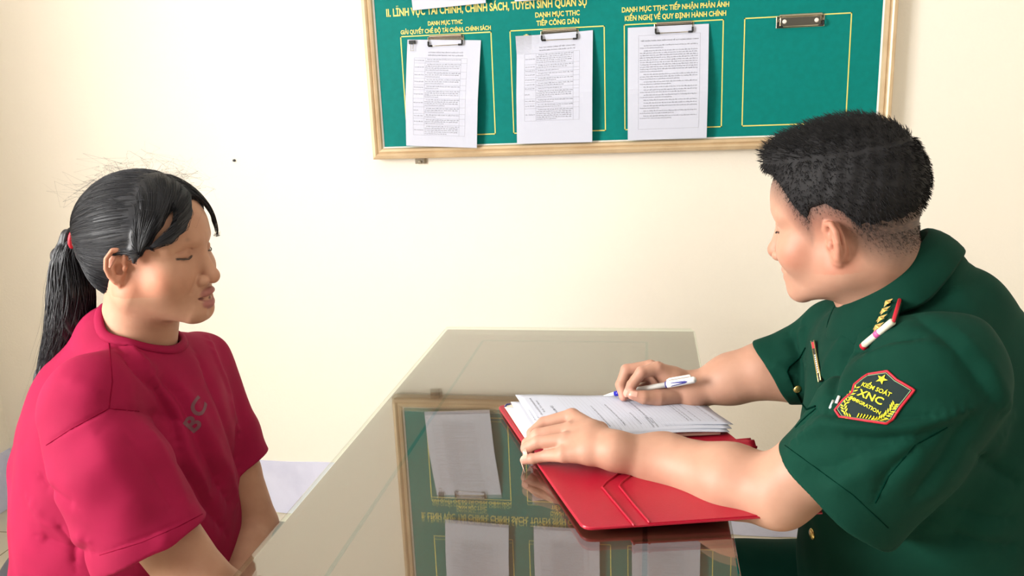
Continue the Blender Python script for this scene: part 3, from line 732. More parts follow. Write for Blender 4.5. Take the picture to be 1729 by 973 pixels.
def frame_local(o, yaw, pitch, roll, s):
    cy, sy, cp, sp, cr, sr = [f(a) for a in (yaw, pitch, roll) for f in (math.cos, math.sin)]
    R_ = np.array([[cy, -sy, 0], [sy, cy, 0], [0, 0, 1]]) @ np.array([[cp, 0, sp], [0, 1, 0], [-sp, 0, cp]]) @ np.array([[1, 0, 0], [0, cr, -sr], [0, sr, cr]])
    o = NP(o); return (lambda P: (P-o) @ R_/s), (lambda L: L @ R_.T*s+o), R_
def bbox(pts, pad):
    p = np.array([q for q, _ in pts]); r = max(x for _, x in pts); return p.min(0)-r-pad, p.max(0)+r+pad
def cut(d, P, c, n, k=.004):                     # keep the side behind the plane
    return smax(d, (P-NP(c)) @ (NP(n)/np.linalg.norm(n)), k)
def folds(P, spec):                              # spec: [(polyline, amplitude, width)], raised (+) or sunk (-)
    out = np.zeros(len(P))
    for pts, amp, wd, nr in spec:
        A_ = np.array(pts); ix = np.nonzero(((P > A_.min(0)-2.6*wd) & (P < A_.max(0)+2.6*wd)).all(1))[0]
        if not len(ix): continue
        Q = P[ix]; m = np.full(len(Q), 9.); L_ = len(pts)-1
        for i, (a, b) in enumerate(zip(pts[:-1], pts[1:])):
            dd = b-a; tq = np.clip(((Q-a) @ dd)/(dd @ dd+1e-12), 0, 1); vq = Q-a-tq[:, None]*dd; vq -= .85*(vq @ nr[i])[:, None]*nr[i]; c = np.linalg.norm(vq, axis=1); e = min(i, L_-1-i)/max(1, L_*.22); m = np.minimum(m, c+wd*.9*max(0, 1-e)**2)
        out[ix] += amp*np.exp(-(m/wd)**2) if amp > 0 else amp*(.6*np.exp(-m/(wd*.45))*(m < 2.4*wd)+.6*np.exp(-(m/wd)**2))
    return out
def ripples(P, amp, seeds):
    out = np.zeros(len(P))
    for i, (k, ph) in enumerate(seeds):
        q = P @ NP(k)+ph+.8*np.sin(P @ NP((k[1], k[2], k[0]))*.5+i); out += np.sin(q)
    return amp*out/len(seeds)
def dense(pix, step=14):
    out = []
    for a, b in zip(pix[:-1], pix[1:]):
        k = max(1, int(math.hypot(b[0]-a[0], b[1]-a[1])/step)); out += [(a[0]+(b[0]-a[0])*t/k, a[1]+(b[1]-a[1])*t/k) for t in range(k)]
    return out+[pix[-1]]
def stool(name, c, z, lab):
    r = empty(name, (c[0], c[1], 0)); tag(r, lab, 'stool', 'wooden stools at the desk')
    MB().tube([(c[0], c[1], z-.03), (c[0], c[1], z)], .17, 28).build('seat', M_stool, r, bevel=.006)
    for sx in (-1, 1):
        for sy in (-1, 1):
            MB().tube([(c[0]+sx*.15, c[1]+sy*.15, 0), (c[0]+sx*.11, c[1]+sy*.11, z-.03)], [.014, .018], 12).build('leg', M_stool, r, True)
    MB().tube([(c[0]+.13*math.cos(a), c[1]+.13*math.sin(a), .18) for a in np.linspace(0, 6.2832, 25)], .009, 8).build('ring_rail', M_stool, r, True)
def hand_d(P, wrist, palm, fingers, k=.007):
    d = None
    for c in palm: x = chain(P, c, .006); d = x if d is None else smin(d, x, .014)
    for c in fingers: d = smin(d, chain(P, c, .0025), .0032)
    return d

# ================================================================== the woman
wo = NP((-.8000, 1.20, 1.1135)); toW, frW, RW = frame_local(wo, math.radians(-1.0), math.radians(3.0), math.radians(1.4), 1.006)
optW = dict(fw=.063, jw=.050, jr=.030, jr2=.022, ck=.036, chin=.0190, open=.0095, lx=.0035, lr=1.15, lip=(.36, .12, .12), brow=.6, ez=.0030, nt=.1005, ntr=.0116, al=1.12, es=.86, lean=.36, ep=(-.010, .0745, -.013))
W_neck = [(frW(NP((-.022, 0, -.060))), .058), (at(232, 585, 1.21), .063), (at(215, 640, 1.21), .075)]
def W_head(P):
    d = head_d(toW(P), optW)*1.006; d = smin(d, chain(P, W_neck), .028); return d
W_sh = at(128, 700, 1.045); W_el = at(338, 985, 1.00); W_wr = at(470, 1065, 1.16)
W_sh2 = at(352, 655, 1.355); W_el2 = at(430, 890, 1.33); W_wr2 = at(398, 985, 1.19)
W_armN = [(W_sh, .052), (W_sh*.35+W_el*.65, .050), (W_el, .045), (W_el*.6+W_wr*.4, .043), (W_wr, .027)]
W_armF = [(W_sh2, .046), (W_sh2*.4+W_el2*.6, .044), (W_el2, .044), (W_el2*.6+W_wr2*.4, .040), (W_wr2, .026)]
def hands_simple(wr, dirv, up, side):             # relaxed hand: wrist, pointing direction, back-of-hand normal, thumb side
    d = NP(dirv)/np.linalg.norm(dirv); u = NP(up)-d*(NP(up) @ d); u /= np.linalg.norm(u); s_ = np.cross(u, d)*side
    palm = [[(wr, .024), (wr+d*.045+s_*.012*i, .016), (wr+d*.085+s_*.021*i, .0115)] for i in (-1.4, -.5, .45, 1.35)]
    F_ = []
    for i, L in ((-1.4, .060), (-.5, .076), (.45, .082), (1.35, .074)):
        m = wr+d*.085+s_*.021*i; a = m+d*L*.42-u*.006; b = a+d*L*.28-u*.014; F_.append([(m, .0110), (a, .0090), (b, .0080), (b+d*L*.16-u*.018, .0070)])
    t0 = wr+d*.02+s_*.022; F_.append([(t0, .015), (t0+d*.035+s_*.022-u*.006, .0115), (t0+d*.062+s_*.024-u*.012, .0095), (t0+d*.085+s_*.020-u*.016, .0080)])
    return palm, F_
W_hN = hands_simple(W_wr, (.55, .55, -.10), (-.1, -.1, 1), 1); W_hF = hands_simple(W_wr2, (.80, -.25, -.15), (0, 0, 1), -1)
def W_fN(P): return smin(chain(P, W_armN, .01), hand_d(P, None, *W_hN), .012)
def W_fF(P): return smin(chain(P, W_armF, .01), hand_d(P, None, *W_hF), .012)
W_tor = [(at(205, 720, 1.20), (.130, .150, .14)), (at(200, 850, 1.20), (.150, .165, .19))]
W_hip = at(170, 985, 1.20); W_hip[2] = .50
kneeR = V3(-.64, 1.05, .46); kneeL = V3(-.64, 1.34, .46)
W_legs = [[(W_hip+V3(.02, -.085, -.02), .085), (kneeR, .058), (kneeR+V3(.03, 0, -.22), .050), (V3(-.62, 1.05, .09), .036)], [(W_hip+V3(.02, .085, -.02), .085), (kneeL, .058), (kneeL+V3(.03, 0, -.22), .050), (V3(-.62, 1.34, .09), .036)]]
def W_body(P):
    d = ell(P, *W_tor[0]); d = smin(d, ell(P, *W_tor[1]), .05); d = smin(d, ell(P, W_hip, (.14, .165, .10)), .05)
    for l in W_legs: d = smin(d, chain(P, l), .03)
    return d
parts = []
lo, hi = frW(NP((0, 0, 0)))-.15, frW(NP((0, 0, 0)))+.15; lo[2] -= .06
hd = sdf_mesh(W_head, lo, hi, .0016); parts.append(hd); ntH = len(hd[0])
parts.append(sdf_mesh(W_fN, *bbox(W_armN+sum(W_hN[1], []), .02), .0026)); parts.append(sdf_mesh(W_fF, *bbox(W_armF+sum(W_hF[1], []), .02), .0026))
allp = sum(W_legs, [])
parts.append(sdf_mesh(W_body, V3(-1.30, .92, .05), V3(-.50, 1.48, .95), .009))
PV, PF = join_geo(parts); col = np.tile(NP(SKIN_W), (len(PV), 1)); col[:ntH] = head_tint(toW(PV[:ntH]), SKIN_W, optW)
wroot = link('person', geo_mesh(PV, PF, col), M_skinW, None, True)
tag(wroot, 'woman in a crimson t-shirt with a long black ponytail, left of the desk', 'person')

# t-shirt
W_hemN = at(262, 916, 1.0); W_hnN = V3(.40, -.06, -.92); W_hemF = at(412, 782, 1.35); W_hnF = V3(.30, .1, -.95)
W_nkc = at(229, 574, 1.205); W_nka = frW(NP((-.022, 0, -.02)))-at(218, 640, 1.20); W_nka /= np.linalg.norm(W_nka)
W_nka = V3(.52, .20, .83); W_nka /= np.linalg.norm(W_nka)
W_F = []
def W_shirt0(P, r=0.0, ext=0.0):
    d = ell(P, at(222, 735, 1.205), (.168, .178, .175)); d = smin(d, ell(P, at(222, 880, 1.20), (.185, .195, .21)), .06)
    d = smin(d, cone(P, at(215, 985, 1.2), at(215, 1090, 1.2), .19, .19), .04)
    d = smin(d, cone(P, at(158, 668, 1.05), at(335, 612, 1.35), .064, .060), .045)
    d = smin(d, cone(P, at(205, 575, 1.20), at(215, 640, 1.2), .064, .085), .04)
    d = smin(d, chain(P, [(at(125, 780, 1.22), .10), (at(150, 665, 1.21), .075), (at(182, 580, 1.21), .045)]), .05)
    sn = chain(P, [(at(150, 700, 1.045), .070), (at(193, 800, 1.01), .083), (at(262, 930, .99), .084), (at(300, 1010, .98), .084)], .01)
    sn = cut(sn, P, W_hemN+W_hnN*ext, W_hnN)
    sf = chain(P, [(at(345, 635, 1.355), .060), (at(386, 735, 1.355), .058), (at(412, 800, 1.35), .058), (at(425, 850, 1.35), .058)], .01)
    sf = cut(sf, P, W_hemF+W_hnF*ext, W_hnF)
    d = smin(d, sn, .022); d = smin(d, sf, .02)
    return d-r
def W_nh(P):                                     # tube of the neck opening
    Q = P-W_nkc; t = Q @ W_nka; R0 = Q-t[:, None]*W_nka; f = V3(1, 0, 0)-W_nka*W_nka[0]; f /= np.linalg.norm(f)
    s_ = np.cross(W_nka, f); return np.sqrt((R0 @ f/1.0)**2+(R0 @ s_/1.05)**2)-.066
W_spec = []
def W_outer(P, ext=0.0):
    d = W_shirt0(P, 0, ext)
    return d-folds(P, W_spec)-ripples(P, .0028, [((34, 20, 41), 0), ((-22, 47, 28), 2), ((60, -15, 22), 4), ((80, 30, -50), 1), ((20, -70, 60), 3)])
def W_shirt(P):
    hd_ = np.minimum(np.minimum(np.linalg.norm(P-W_hemN, axis=1), np.linalg.norm(P-W_hemF, axis=1))-.09, np.minimum(np.linalg.norm(P-W_nkc, axis=1)-.09, P[:, 2]-.515)); o_ = W_outer(P); i_ = W_outer(P, .03)+.0085+.03*sstep(.01, .06, hd_)
    d = np.maximum(o_, -i_); d = np.maximum(d, -W_nh(P)) if False else smax(d, np.where((P-W_nkc) @ W_nka > -.14, -W_nh(P), -.5), .002)
    return np.maximum(d, .515-P[:, 2])
base = lambda P: W_shirt0(P)
for pix, amp, wd in (
    ([(185, 690), (230, 694), (285, 702), (330, 725)], -.0030, .006), ([(75, 752), (120, 724), (185, 690)], -.0018, .004),
    ([(200, 585), (235, 625), (270, 660), (296, 712), (302, 760)], -.010, .011), ([(215, 575), (262, 632), (300, 690), (318, 760), (355, 840)], .0055, .010),
    ([(245, 615), (300, 665), (335, 740), (385, 850)], -.0075, .013), ([(300, 640), (345, 720), (388, 800), (402, 860)], .0055, .014), ([(330, 590), (362, 660), (392, 745), (420, 850)], -.0055, .012),
    ([(350, 565), (380, 640), (402, 740)], .004, .010), ([(300, 780), (345, 850), (385, 905)], -.006, .012),
    ([(150, 720), (200, 800), (250, 860)], .0030, .018), ([(250, 720), (290, 790), (318, 860)], .004, .012), ([(215, 740), (262, 800), (300, 870)], -.0035, .010),
    ([(60, 800), (100, 840), (130, 860)], -.004, .010), ([(45, 840), (75, 880), (120, 905), (150, 915)], .004, .010), ([(60, 905), (110, 925), (160, 935)], -.0045, .009), ([(95, 880), (120, 915), (128, 965)], -.0035, .007),
    ([(110, 640), (150, 655), (180, 668)], .0025, .012), ([(330, 870), (250, 905), (167, 936)], -.0012, .003), ([(60, 700), (75, 760), (90, 830)], .002, .015), ([(270, 900), (300, 940), (360, 968)], .004, .014)):
    w_ = on(base, dense(pix))
    if len(w_) > 1: W_spec.append((w_, amp*1.15, wd*1.15, normals(base, NP(w_))))
sh = sdf_mesh(W_shirt, V3(-1.36, .86, .50), V3(-.58, 1.52, 1.08), .0030, newton=2)
tee = link('t_shirt', geo_mesh(*sh), M_shirtR, wroot, True)
def ring_on(f, c, a, rad, n=48, ex=1.0):
    a = NP(a)/np.linalg.norm(a); f0 = V3(1, 0, 0)-a*a[0]; f0 /= np.linalg.norm(f0); s0 = np.cross(a, f0); out = []
    for i in range(n):
        w = 2*math.pi*i/n; p = NP(c)+f0*math.cos(w)*rad+s0*math.sin(w)*rad*ex+a*.14; t = 0
        for _ in range(90):
            v = f(p[None])[0]
            if v < .0006: break
            p = p-a*max(v*.6, .0008); t += 1
            if (p-NP(c)) @ a < -.14: break
        out.append(p)
    return out
rg = ring_on(lambda P: W_outer(P), W_nkc, W_nka, .068, 60, 1.05)
rg = np.array(rg); 
for _ in range(3): rg = (np.roll(rg, 1, 0)+rg*2+np.roll(rg, -1, 0))/4
v = []; F_ = []; n = len(rg); cc = rg.mean(0)
prof = [(-.007, .0035), (-.004, .0055), (.004, .0045), (.009, .0010), (.006, -.003), (-.006, -.002)]
for p in rg:
    rd = p-cc; rd -= W_nka*(rd @ W_nka); rd /= np.linalg.norm(rd)
    nn = normals(W_outer, p[None])[0]; tn = rd-nn*(rd @ nn); tn /= np.linalg.norm(tn)+1e-9
    for a, b in prof: v.append(p+tn*(a+.002)+nn*b)
k_ = len(prof)
for i in range(n):
    for j in range(k_): a = i*k_+j; b = i*k_+(j+1) % k_; c2 = ((i+1) % n)*k_+(j+1) % k_; d2 = ((i+1) % n)*k_+j; F_.append((a, d2, c2, b))
MB().add(v, F_).build('neckband', M_shirtR, tee, True)
def seam(f, pix, name, m, parent, r=.0009, off=-.0002, sub=10):
    P_ = []
    for i in range(len(pix)-1):
        for t in range(sub): t /= sub; P_.append((pix[i][0]*(1-t)+pix[i+1][0]*t, pix[i][1]*(1-t)+pix[i+1][1]*t))
    P_.append(pix[-1]); q = on(f, P_); q = [p+normals(f, p[None])[0]*off for p in q]
    if len(q) > 1: return MB().tube(q, r, 6).build(name, m, parent, True)
M_seamR = mat('crimson_seam', (120, 12, 42), .95, spec=.02)
seam(W_outer, [(182, 566), (186, 600), (190, 645), (184, 690)], 'shoulder_seam', M_seamR, tee)
seam(W_outer, [(78, 752), (120, 725), (184, 690), (235, 695)], 'sleeve_seam', M_seamR, tee)
seam(W_outer, [(342, 868), (300, 890), (240, 916), (168, 938)], 'hem_stitch', M_seamR, tee, .0006)
def drape(f, c, u, v_, pts, faces, off=.0006, n=None):   # lay a flat pattern (metres in u,v) onto a sculpted surface
    u = NP(u)/np.linalg.norm(u); nn = normals(f, NP(c)[None])[0] if n is None else NP(n); u = u-nn*(u @ nn); u /= np.linalg.norm(u); w = np.cross(nn, u); w = w if w @ NP(v_) > 0 else -w
    P = NP(c)+np.outer(pts[:, 0], u)+np.outer(pts[:, 1], w)+nn*.03
    for _ in range(40):
        d = f(P); P -= np.clip(d-off, -.01, .01)[:, None]*.7*nn
    return [tuple(p+nn*z_) for p, z_ in zip(P, pts[:, 2] if pts.shape[1] > 2 else np.zeros(len(pts)))], faces
def refine(v, f, step):
    bm = bmesh.new(); vs = [bm.verts.new((x[0], x[1], 0)) for x in v]
    for q in f:
        try: bm.faces.new([vs[i] for i in q])
        except ValueError: pass
    bmesh.ops.triangulate(bm, faces=bm.faces[:])
    for _ in range(5):
        es = [e for e in bm.edges if e.calc_length() > step]
        if not es: break
        bmesh.ops.subdivide_edges(bm, edges=es, cuts=1); bmesh.ops.triangulate(bm, faces=[q for q in bm.faces if len(q.verts) > 3])
    bm.verts.index_update(); vv = np.array([x.co[:] for x in bm.verts]); ff = [tuple(x.index for x in q.verts) for q in bm.faces]; bm.free(); return vv, ff
def pxdir(px, py, Y, dx, dy): a = at(px, py, Y); b = at(px+dx, py+dy, Y); return b-a
c0 = hit(W_outer, 331, 706)
for s_, dx, dy in (('B', -.016, -.008), ('C', .006, .004)):
    v, f = text_verts(s_, 0, .03, 4); v, f = refine(v, f, .12); k = .028; pts = np.c_[v[:, 0]*k+dx*1-.004, v[:, 1]*k+dy-.008, np.zeros(len(v))]
    dv, df = drape(W_outer, c0, pxdir(331, 706, 1.1, 22, -14), V3(0, 0, 1), pts, f, .0006); MB().add(dv, df).build('printed_letter', M_print, tee)

# hair: combed back to a low ponytail, side-swept fringe
tieW = at(136, 400, 1.20); tL = toW(tieW[None])[0]
def W_capL(L):
    d = ell(L, (-.012, 0, .036), (.106, .085, .091)); return smin(smin(d, ell(L, (-.075, 0, .018), (.042, .055, .060)), .03), ell(L, (-.062, 0, -.030), (.040, .056, .052)), .03)
def W_line(L):                                   # >0 where hair may grow: back of a line from the crown front over the temple to behind the ear
    x, z = L[:, 0], L[:, 2]; ay = np.abs(L[:, 1])
    xl = np.interp(z, [-.10, -.085, -.05, -.02, .004, .010, .03, .06, .085, .12], [-.09, -.048, -.038, -.036, -.024, .024, .042, .060, .072, .10])
    return xl-x
def W_cap(P):
    L = toW(P); d = W_capL(L)+.0016*np.sin(L[:, 1]*260+8*np.sin(L[:, 2]*30))*.25
    return smax(d, -W_line(L), .006)
lockN = [((.035, -.004, .124), .018), ((.074, -.018, .102), .020), ((.090, -.036, .074), .015), ((.088, -.051, .050), .011), ((.073, -.064, .034), .008), ((.052, -.073, .022), .0035)]
lockN2 = [((.030, -.030, .118), .022), ((.050, -.055, .092), .020), ((.048, -.068, .062), .016), ((.034, -.074, .036), .013), ((.022, -.078, .012), .008), ((.018, -.079, -.004), .003)]
lockF = [((.040, .006, .122), .016), ((.074, .026, .100), .015), ((.088, .042, .070), .010), ((.088, .052, .042), .006), ((.082, .058, .020), .002)]
def flat(L, pts):
    pts = [(NP(a)*NP((1, 1, 1)), r) for a, r in pts]; return chain(L, pts, .006)
def W_fringe(P):
    L = toW(P); sk = head_d(L, optW); d = np.minimum(np.minimum(flat(L, lockN), flat(L, lockN2)), flat(L, lockF))
    d = smax(d, sk-.0105, .004); return d
hv = [sdf_mesh(lambda P: smin(W_cap(P), W_fringe(P), .006), lo-.02, hi+.02, .0022)]
# ponytail guides (pixel, depth): rises from the tie, falls behind the shoulder
pg = [(133, 402, 1.20, 13), (124, 402, 1.20, 20), (114, 435, 1.20, 28), (120, 490, 1.20, 37), (120, 540, 1.20, 40), (104, 590, 1.20, 33), (80, 635, 1.19, 20), (48, 692, 1.18, 7)]
pgS = [S(*q) for q in pg]
def W_tail(P): return chain(P, [(c, r*.80) for c, r in pgS], .01)+.0018*np.sin(P[:, 0]*420+5*np.sin(P[:, 2]*25))
hv.append(sdf_mesh(W_tail, *bbox(pgS, .01), .003))
r = np.random.default_rng(3)
vs = hv[0][0]; Lv = toW(vs)
sel = vs[r.choice(len(vs), 6000)]
def hairfield(f, P, steps, dl, dirf, off):
    out = [P.copy()]; p = P.copy()
    for i in range(steps):
        n = normals(f, p); d = dirf(p); d -= n*(d*n).sum(1)[:, None]; d /= np.linalg.norm(d, axis=1)[:, None]+1e-9
        p = p+d*dl; dd = f(p)-off; p -= n*dd[:, None]*.8; out.append(p.copy())
    return np.stack(out, 1)
capf = lambda P: smin(W_cap(P), W_fringe(P), .006)
Ls = toW(sel); front = (Ls[:, 0] > .02) & (Ls[:, 2] > .02)
bk = sel[~front]; dirb = lambda p: (tieW-p)+V3(0, 0, .0)
off = r.uniform(.0002, .0026, len(bk)); pb = hairfield(capf, bk, 8, .008, dirb, off)
frn = sel[front]
def dirfr(p):
    L = toW(p); near = L[:, 1] < 0.0
    tgt = np.where(near[:, None], NP((.030, -.080, .010)), NP((.085, .060, .010))); g = tgt-L
    arc = NP((.0, 0, 0)); g = g+np.where(near[:, None], NP((.9, -.15, 0)), NP((.6, 0, 0)))*np.clip(L[:, 2:3]-.07, 0, 1)*1.2
    return g @ RW.T
pf = hairfield(capf, frn, 8, .007, dirfr, r.uniform(.0006, .002, len(frn)))
st = strands(np.concatenate([pb, pf]), r.uniform(.0002, .0005, len(pb)+len(pf)))
# flyaways over the crown
crown = vs[(Lv[:, 2] > .075)]; cf = crown[r.choice(len(crown), 90)]; nn = normals(capf, cf)
fly = np.stack([cf+nn*.016*math.sin(t*2.6)+(r.normal(0, 1, (90, 3))*.012+V3(.02, 0, 0)*r.normal(0, 1, (90, 1)))*t*1.6 for t in np.linspace(0, 1, 7)], 1)
stf = strands(fly, .00016)
gc = np.array([c for c, _ in pgS]); gr = np.array([q for _, q in pgS]); n = 900; kk = 26; tt = np.linspace(0, 1, kk)*(len(gc)-1)
def interp(arr, t): return np.stack([np.interp(t, np.arange(len(arr)), arr[:, j]) for j in range(arr.shape[1])], -1)
cl = interp(gc, tt); rl = np.interp(tt, np.arange(len(gr)), gr)
for _ in range(2): cl[1:-1] = (cl[:-2]+2*cl[1:-1]+cl[2:])/4
th = r.uniform(0, 6.283, n); rr = np.sqrt(r.uniform(.35, 1.15, n)); ax1 = V3(.98, 0, .2); ax2 = V3(0, 1, 0)
end = r.uniform(.72, 1.0, n); paths = []
for i in range(n):
    t2 = tt*end[i]; c = interp(cl, t2/(len(gc)-1)*(kk-1)); R0 = np.interp(t2, tt, rl)
    a = th[i]+.25*np.sin(tt*.8+i); paths.append(c+(np.cos(a)*R0*rr[i])[:, None]*ax1+(np.sin(a)*R0*rr[i]*.9)[:, None]*ax2+np.sin(tt*2.2+i*1.7)[:, None]*.0016*ax1)
stp = strands(np.array(paths), r.uniform(.0004, .0010, n))
loose = []
for i in range(26):
    j = r.integers(0, n); q = np.array(paths[j]).copy(); q += (np.linspace(0, 1, kk)**1.5)[:, None]*r.normal(0, 1, 3)*V3(.012, .012, .006); loose.append(q)
stl = strands(np.array(loose), .00022)
hair = link('hair', geo_mesh(*join_geo(hv+[st, stf, stp, stl])), M_hair, wroot, True)
k = MB(); ctr, rad = pgS[0]
ringp = [ctr+V3(-.001, 0, 0)+V3(.25, 0, .97)*.0195*math.cos(a)+V3(0, 1, 0)*.0195*math.sin(a) for a in np.linspace(0, 6.2832, 21)]
k.tube(ringp, .0038, 8).build('hair_tie', M_redp, wroot, True)
MB().tube([p+V3(.007, 0, -.002) for p in ringp], .0030, 8).build('hair_band', M_cream, wroot, True)
for sd in (-1, 1): link('eyebrow', geo_mesh(*strands(brow_strands(110, 4, lambda q: frW(q.reshape(-1, 3)).reshape(q.shape), sd, .003), .00032)), M_brow, wroot, True)
for i, q in enumerate(lash_geo(lambda L: frW(L+NP((0, 0, .003))))): MB().tube(list(q), [.0003, .0008, .0011, .0011, .0004], 6).build('eyelash', M_brow, wroot, True)
def trousers(name, legs, extra, m, root, h=.006, r=.014):
    f = lambda P: smin(extra(P), np.minimum(chain(P, legs[0]), chain(P, legs[1])), .03)-r-ripples(P, .0022, [((50, 20, 30), 0), ((-30, 40, 35), 1), ((70, 0, -30), 2)])
    a0, b0 = bbox(legs[0]+legs[1], .04); a0[2] = .06; G_ = sdf_mesh(f, a0-V3(.06, .04, 0), b0+V3(.06, .04, .04), h, newton=1)
    return link(name, geo_mesh(*G_), m, root, True), f
def shoe(c, d, root, m):
    d = NP(d); f = lambda P: np.maximum(smin(cone(P, c-d*.04+V3(0, 0, .01), c+d*.15-V3(0, 0, .012), .045, .032), cone(P, c-d*.03, c-d*.03+V3(0, 0, .05), .042, .038), .02), .004-P[:, 2])
    link('shoe', geo_mesh(*sdf_mesh(f, c-.12-np.abs(d)*.12, c+.12+np.abs(d)*.12, .006, newton=1)), m, root, True)
trousers('trousers', W_legs, lambda P: ell(P, W_hip, (.15, .17, .105)), M_trW, wroot)
for y in (1.05, 1.34): shoe(V3(-.61, y, .048), (1, 0, 0), wroot, M_shoe)
stool('stool', W_hip, W_hip[2]-.135, 'round wooden stool under the woman in the crimson t-shirt')

# ================================================================== the officer
mo_ = NP((.2505, 1.115, 1.1640)); toM, frM, RM = frame_local(mo_, math.radians(148.3), math.radians(8.8), math.radians(-4.4), .972)
optM = dict(fw=.059, jw=.048, jr=.024, jr2=.018, ck=.033, brow=.5, lip=(.50, .24, .21), etilt=.62, es=.86, ep=(-.014, .0715, -.020))
M_neck = [(frM(NP((-.026, 0, -.050))), .062), (at(1490, 475, 1.125), .062), (at(1520, 560, 1.12), .078)]
def M_head(P): return smin(head_d(toM(P), optM)*.972, chain(P, M_neck), .026)
m_el = at(1322, 838, .985); m_wr = atz(1030, 762, .846)
def Sz(px, py, z, r): return (atz(px, py, z), r)
m_armL = [(at(1585, 620, .97), .055), (at(1440, 735, .97), .053), (at(1314, 832, .985), .0425), (at(1235, 812, 1.02), .046), (at(1120, 778, 1.075), .036), Sz(1040, 762, .844, .0240)]
m_wrp = m_armL[-1][0]
K = {}
K['i'] = [Sz(966, 704, .860, .0125), Sz(918, 715, .848, .0096), Sz(899, 732, .836, .0088), Sz(897, 744, .828, .0078)]
K['m'] = [Sz(962, 727, .853, .0125), Sz(908, 735, .845, .0100), Sz(891, 750, .832, .0090), Sz(893, 762, .824, .0080)]
K['r'] = [Sz(956, 744, .849, .0118), Sz(908, 747, .842, .0092), Sz(889, 757, .831, .0084), Sz(892, 764, .822, .0076)]
K['p'] = [Sz(952, 768, .836, .0112), Sz(922, 770, .826, .0084), Sz(900, 775, .820, .0075), Sz(886, 777, .817, .0066)]
K['t'] = [Sz(1012, 728, .838, .0150), Sz(980, 716, .834, .0115), Sz(955, 712, .831, .0095), Sz(938, 712, .829, .0080)]
m_palm = [[(m_wrp, .0215), ((m_wrp+K[x][0][0])/2+V3(0, 0, .001), .0175), K[x][0]] for x in 'imrp']
def M_fL(P): return smin(chain(P, m_armL, .02), hand_d(P, None, m_palm, [K[x] for x in 'imrpt']), .012)
m_armR = [(at(1415, 575, 1.315), .050), (at(1345, 628, 1.325), .047), (at(1290, 626, 1.33), .044), (at(1235, 640, 1.335), .040), (at(1168, 660, 1.335), .0275)]
w2 = m_armR[-1][0]
H = {}
H['i'] = [(at(1110, 623, 1.318), .0120), (at(1083, 629, 1.305), .0098), (at(1067, 650, 1.300), .0088), (at(1060, 664, 1.300), .0074)]
H['m'] = [(at(1098, 620, 1.338), .0120), (at(1058, 625, 1.330), .0100), (at(1048, 650, 1.322), .0090), (at(1053, 670, 1.312), .0078)]
H['r'] = [(at(1098, 632, 1.356), .0115), (at(1066, 640, 1.352), .0095), (at(1056, 664, 1.340), .0086), (at(1063, 677, 1.328), .0074)]
H['p'] = [(at(1102, 648, 1.366), .0110), (at(1078, 660, 1.358), .0086), (at(1066, 674, 1.345), .0078), (at(1073, 682, 1.335), .0068)]
H['t'] = [(at(1140, 668, 1.318), .0170), (at(1112, 672, 1.302), .0138), (at(1087, 671, 1.292), .0112), (at(1068, 667, 1.290), .0082)]
m_palm2 = [[(w2, .0255), ((w2+H[x][0][0])/2, .0185), H[x][0]] for x in 'imrp']+[[(w2, .024), (at(1130, 676, 1.330), .0165), (at(1122, 677, 1.335), .0150)]]
def M_fR(P): return smin(chain(P, m_armR, .02), hand_d(P, None, m_palm2, [H[x] for x in 'imrpt']), .012)
M_hip = V3(.43, 1.16, .515)
kl = V3(.02, 1.02, .500); kr = V3(.02, 1.27, .505)
M_legs = [[(M_hip+V3(0, -.09, 0), .085), (kl, .062), (kl+V3(-.02, 0, -.22), .052), (V3(.02, 1.02, .09), .038)], [(M_hip+V3(0, .09, 0), .085), (kr, .062), (kr+V3(-.02, 0, -.22), .052), (V3(.0, 1.27, .09), .038)]]
def M_bod(P):
    d = ell(P, at(1560, 700, 1.13), (.12, .15, .15)); d = smin(d, ell(P, at(1560, 850, 1.14), (.13, .15, .17)), .05); d = smin(d, ell(P, M_hip, (.13, .155, .10)), .05)
    for l in M_legs: d = smin(d, chain(P, l), .03)
    return d
lo, hi = frM(NP((0, 0, 0)))-.15, frM(NP((0, 0, 0)))+.15; lo[2] -= .06
parts = [sdf_mesh(M_head, lo, hi, .0016)]; ntH = len(parts[0][0])
parts.append(sdf_mesh(M_fL, *bbox(m_armL+sum(K.values(), []), .02), .0018)); parts.append(sdf_mesh(M_fR, *bbox(m_armR+sum(H.values(), []), .02), .0018))
parts.append(sdf_mesh(M_bod, V3(-.08, .90, .05), V3(.62, 1.45, 1.05), .009))
PV, PF = join_geo(parts); col = np.tile(NP(SKIN_M), (len(PV), 1)); L0 = toM(PV[:ntH]); hc = head_tint(L0, SKIN_M, optM)
zl = lambda x: np.interp(x, [-.12, -.075, -.045, -.028, -.008, .012, .020, .034, .052, .072, .09], [-.046, -.042, -.022, .012, .026, .022, .004, .022, .050, .063, .068])
w_ = sstep(-.034, .022, L0[:, 2]-zl(L0[:, 0]))*(np.abs(L0[:, 1]) < .079+.0)*(L0[:, 0] < .085); nz = .9+.1*np.sin(L0[:, 0]*900+np.sin(L0[:, 2]*700)*2)*np.sin(L0[:, 2]*1100)
earm = ear_d(np.c_[L0[:, 0], np.abs(L0[:, 1]), L0[:, 2]], .62, s=.86, e=(-.014, .0715, -.020)) < .0025
w_ = np.where(earm, 0, w_**.55*nz*.93); hc = hc*(1-w_[:, None])+NP((.045, .038, .038))*w_[:, None]; col[:ntH] = hc
for arr, keys in ((K, 'imrpt'), (H, 'imrpt')):   # pinker fingertips and knuckles, paler nails
    for x in keys:
        for (p, r_), am in ((arr[x][3], .5), (arr[x][1], .3), (arr[x][0], .25)):
            w_ = am*np.exp(-(np.linalg.norm(PV-p, axis=1)/.013)**2); col = col*(1-w_[:, None])+NP((.70, .33, .27))*w_[:, None]
mroot = link('person', geo_mesh(PV, PF, col), M_skinM, None, True)
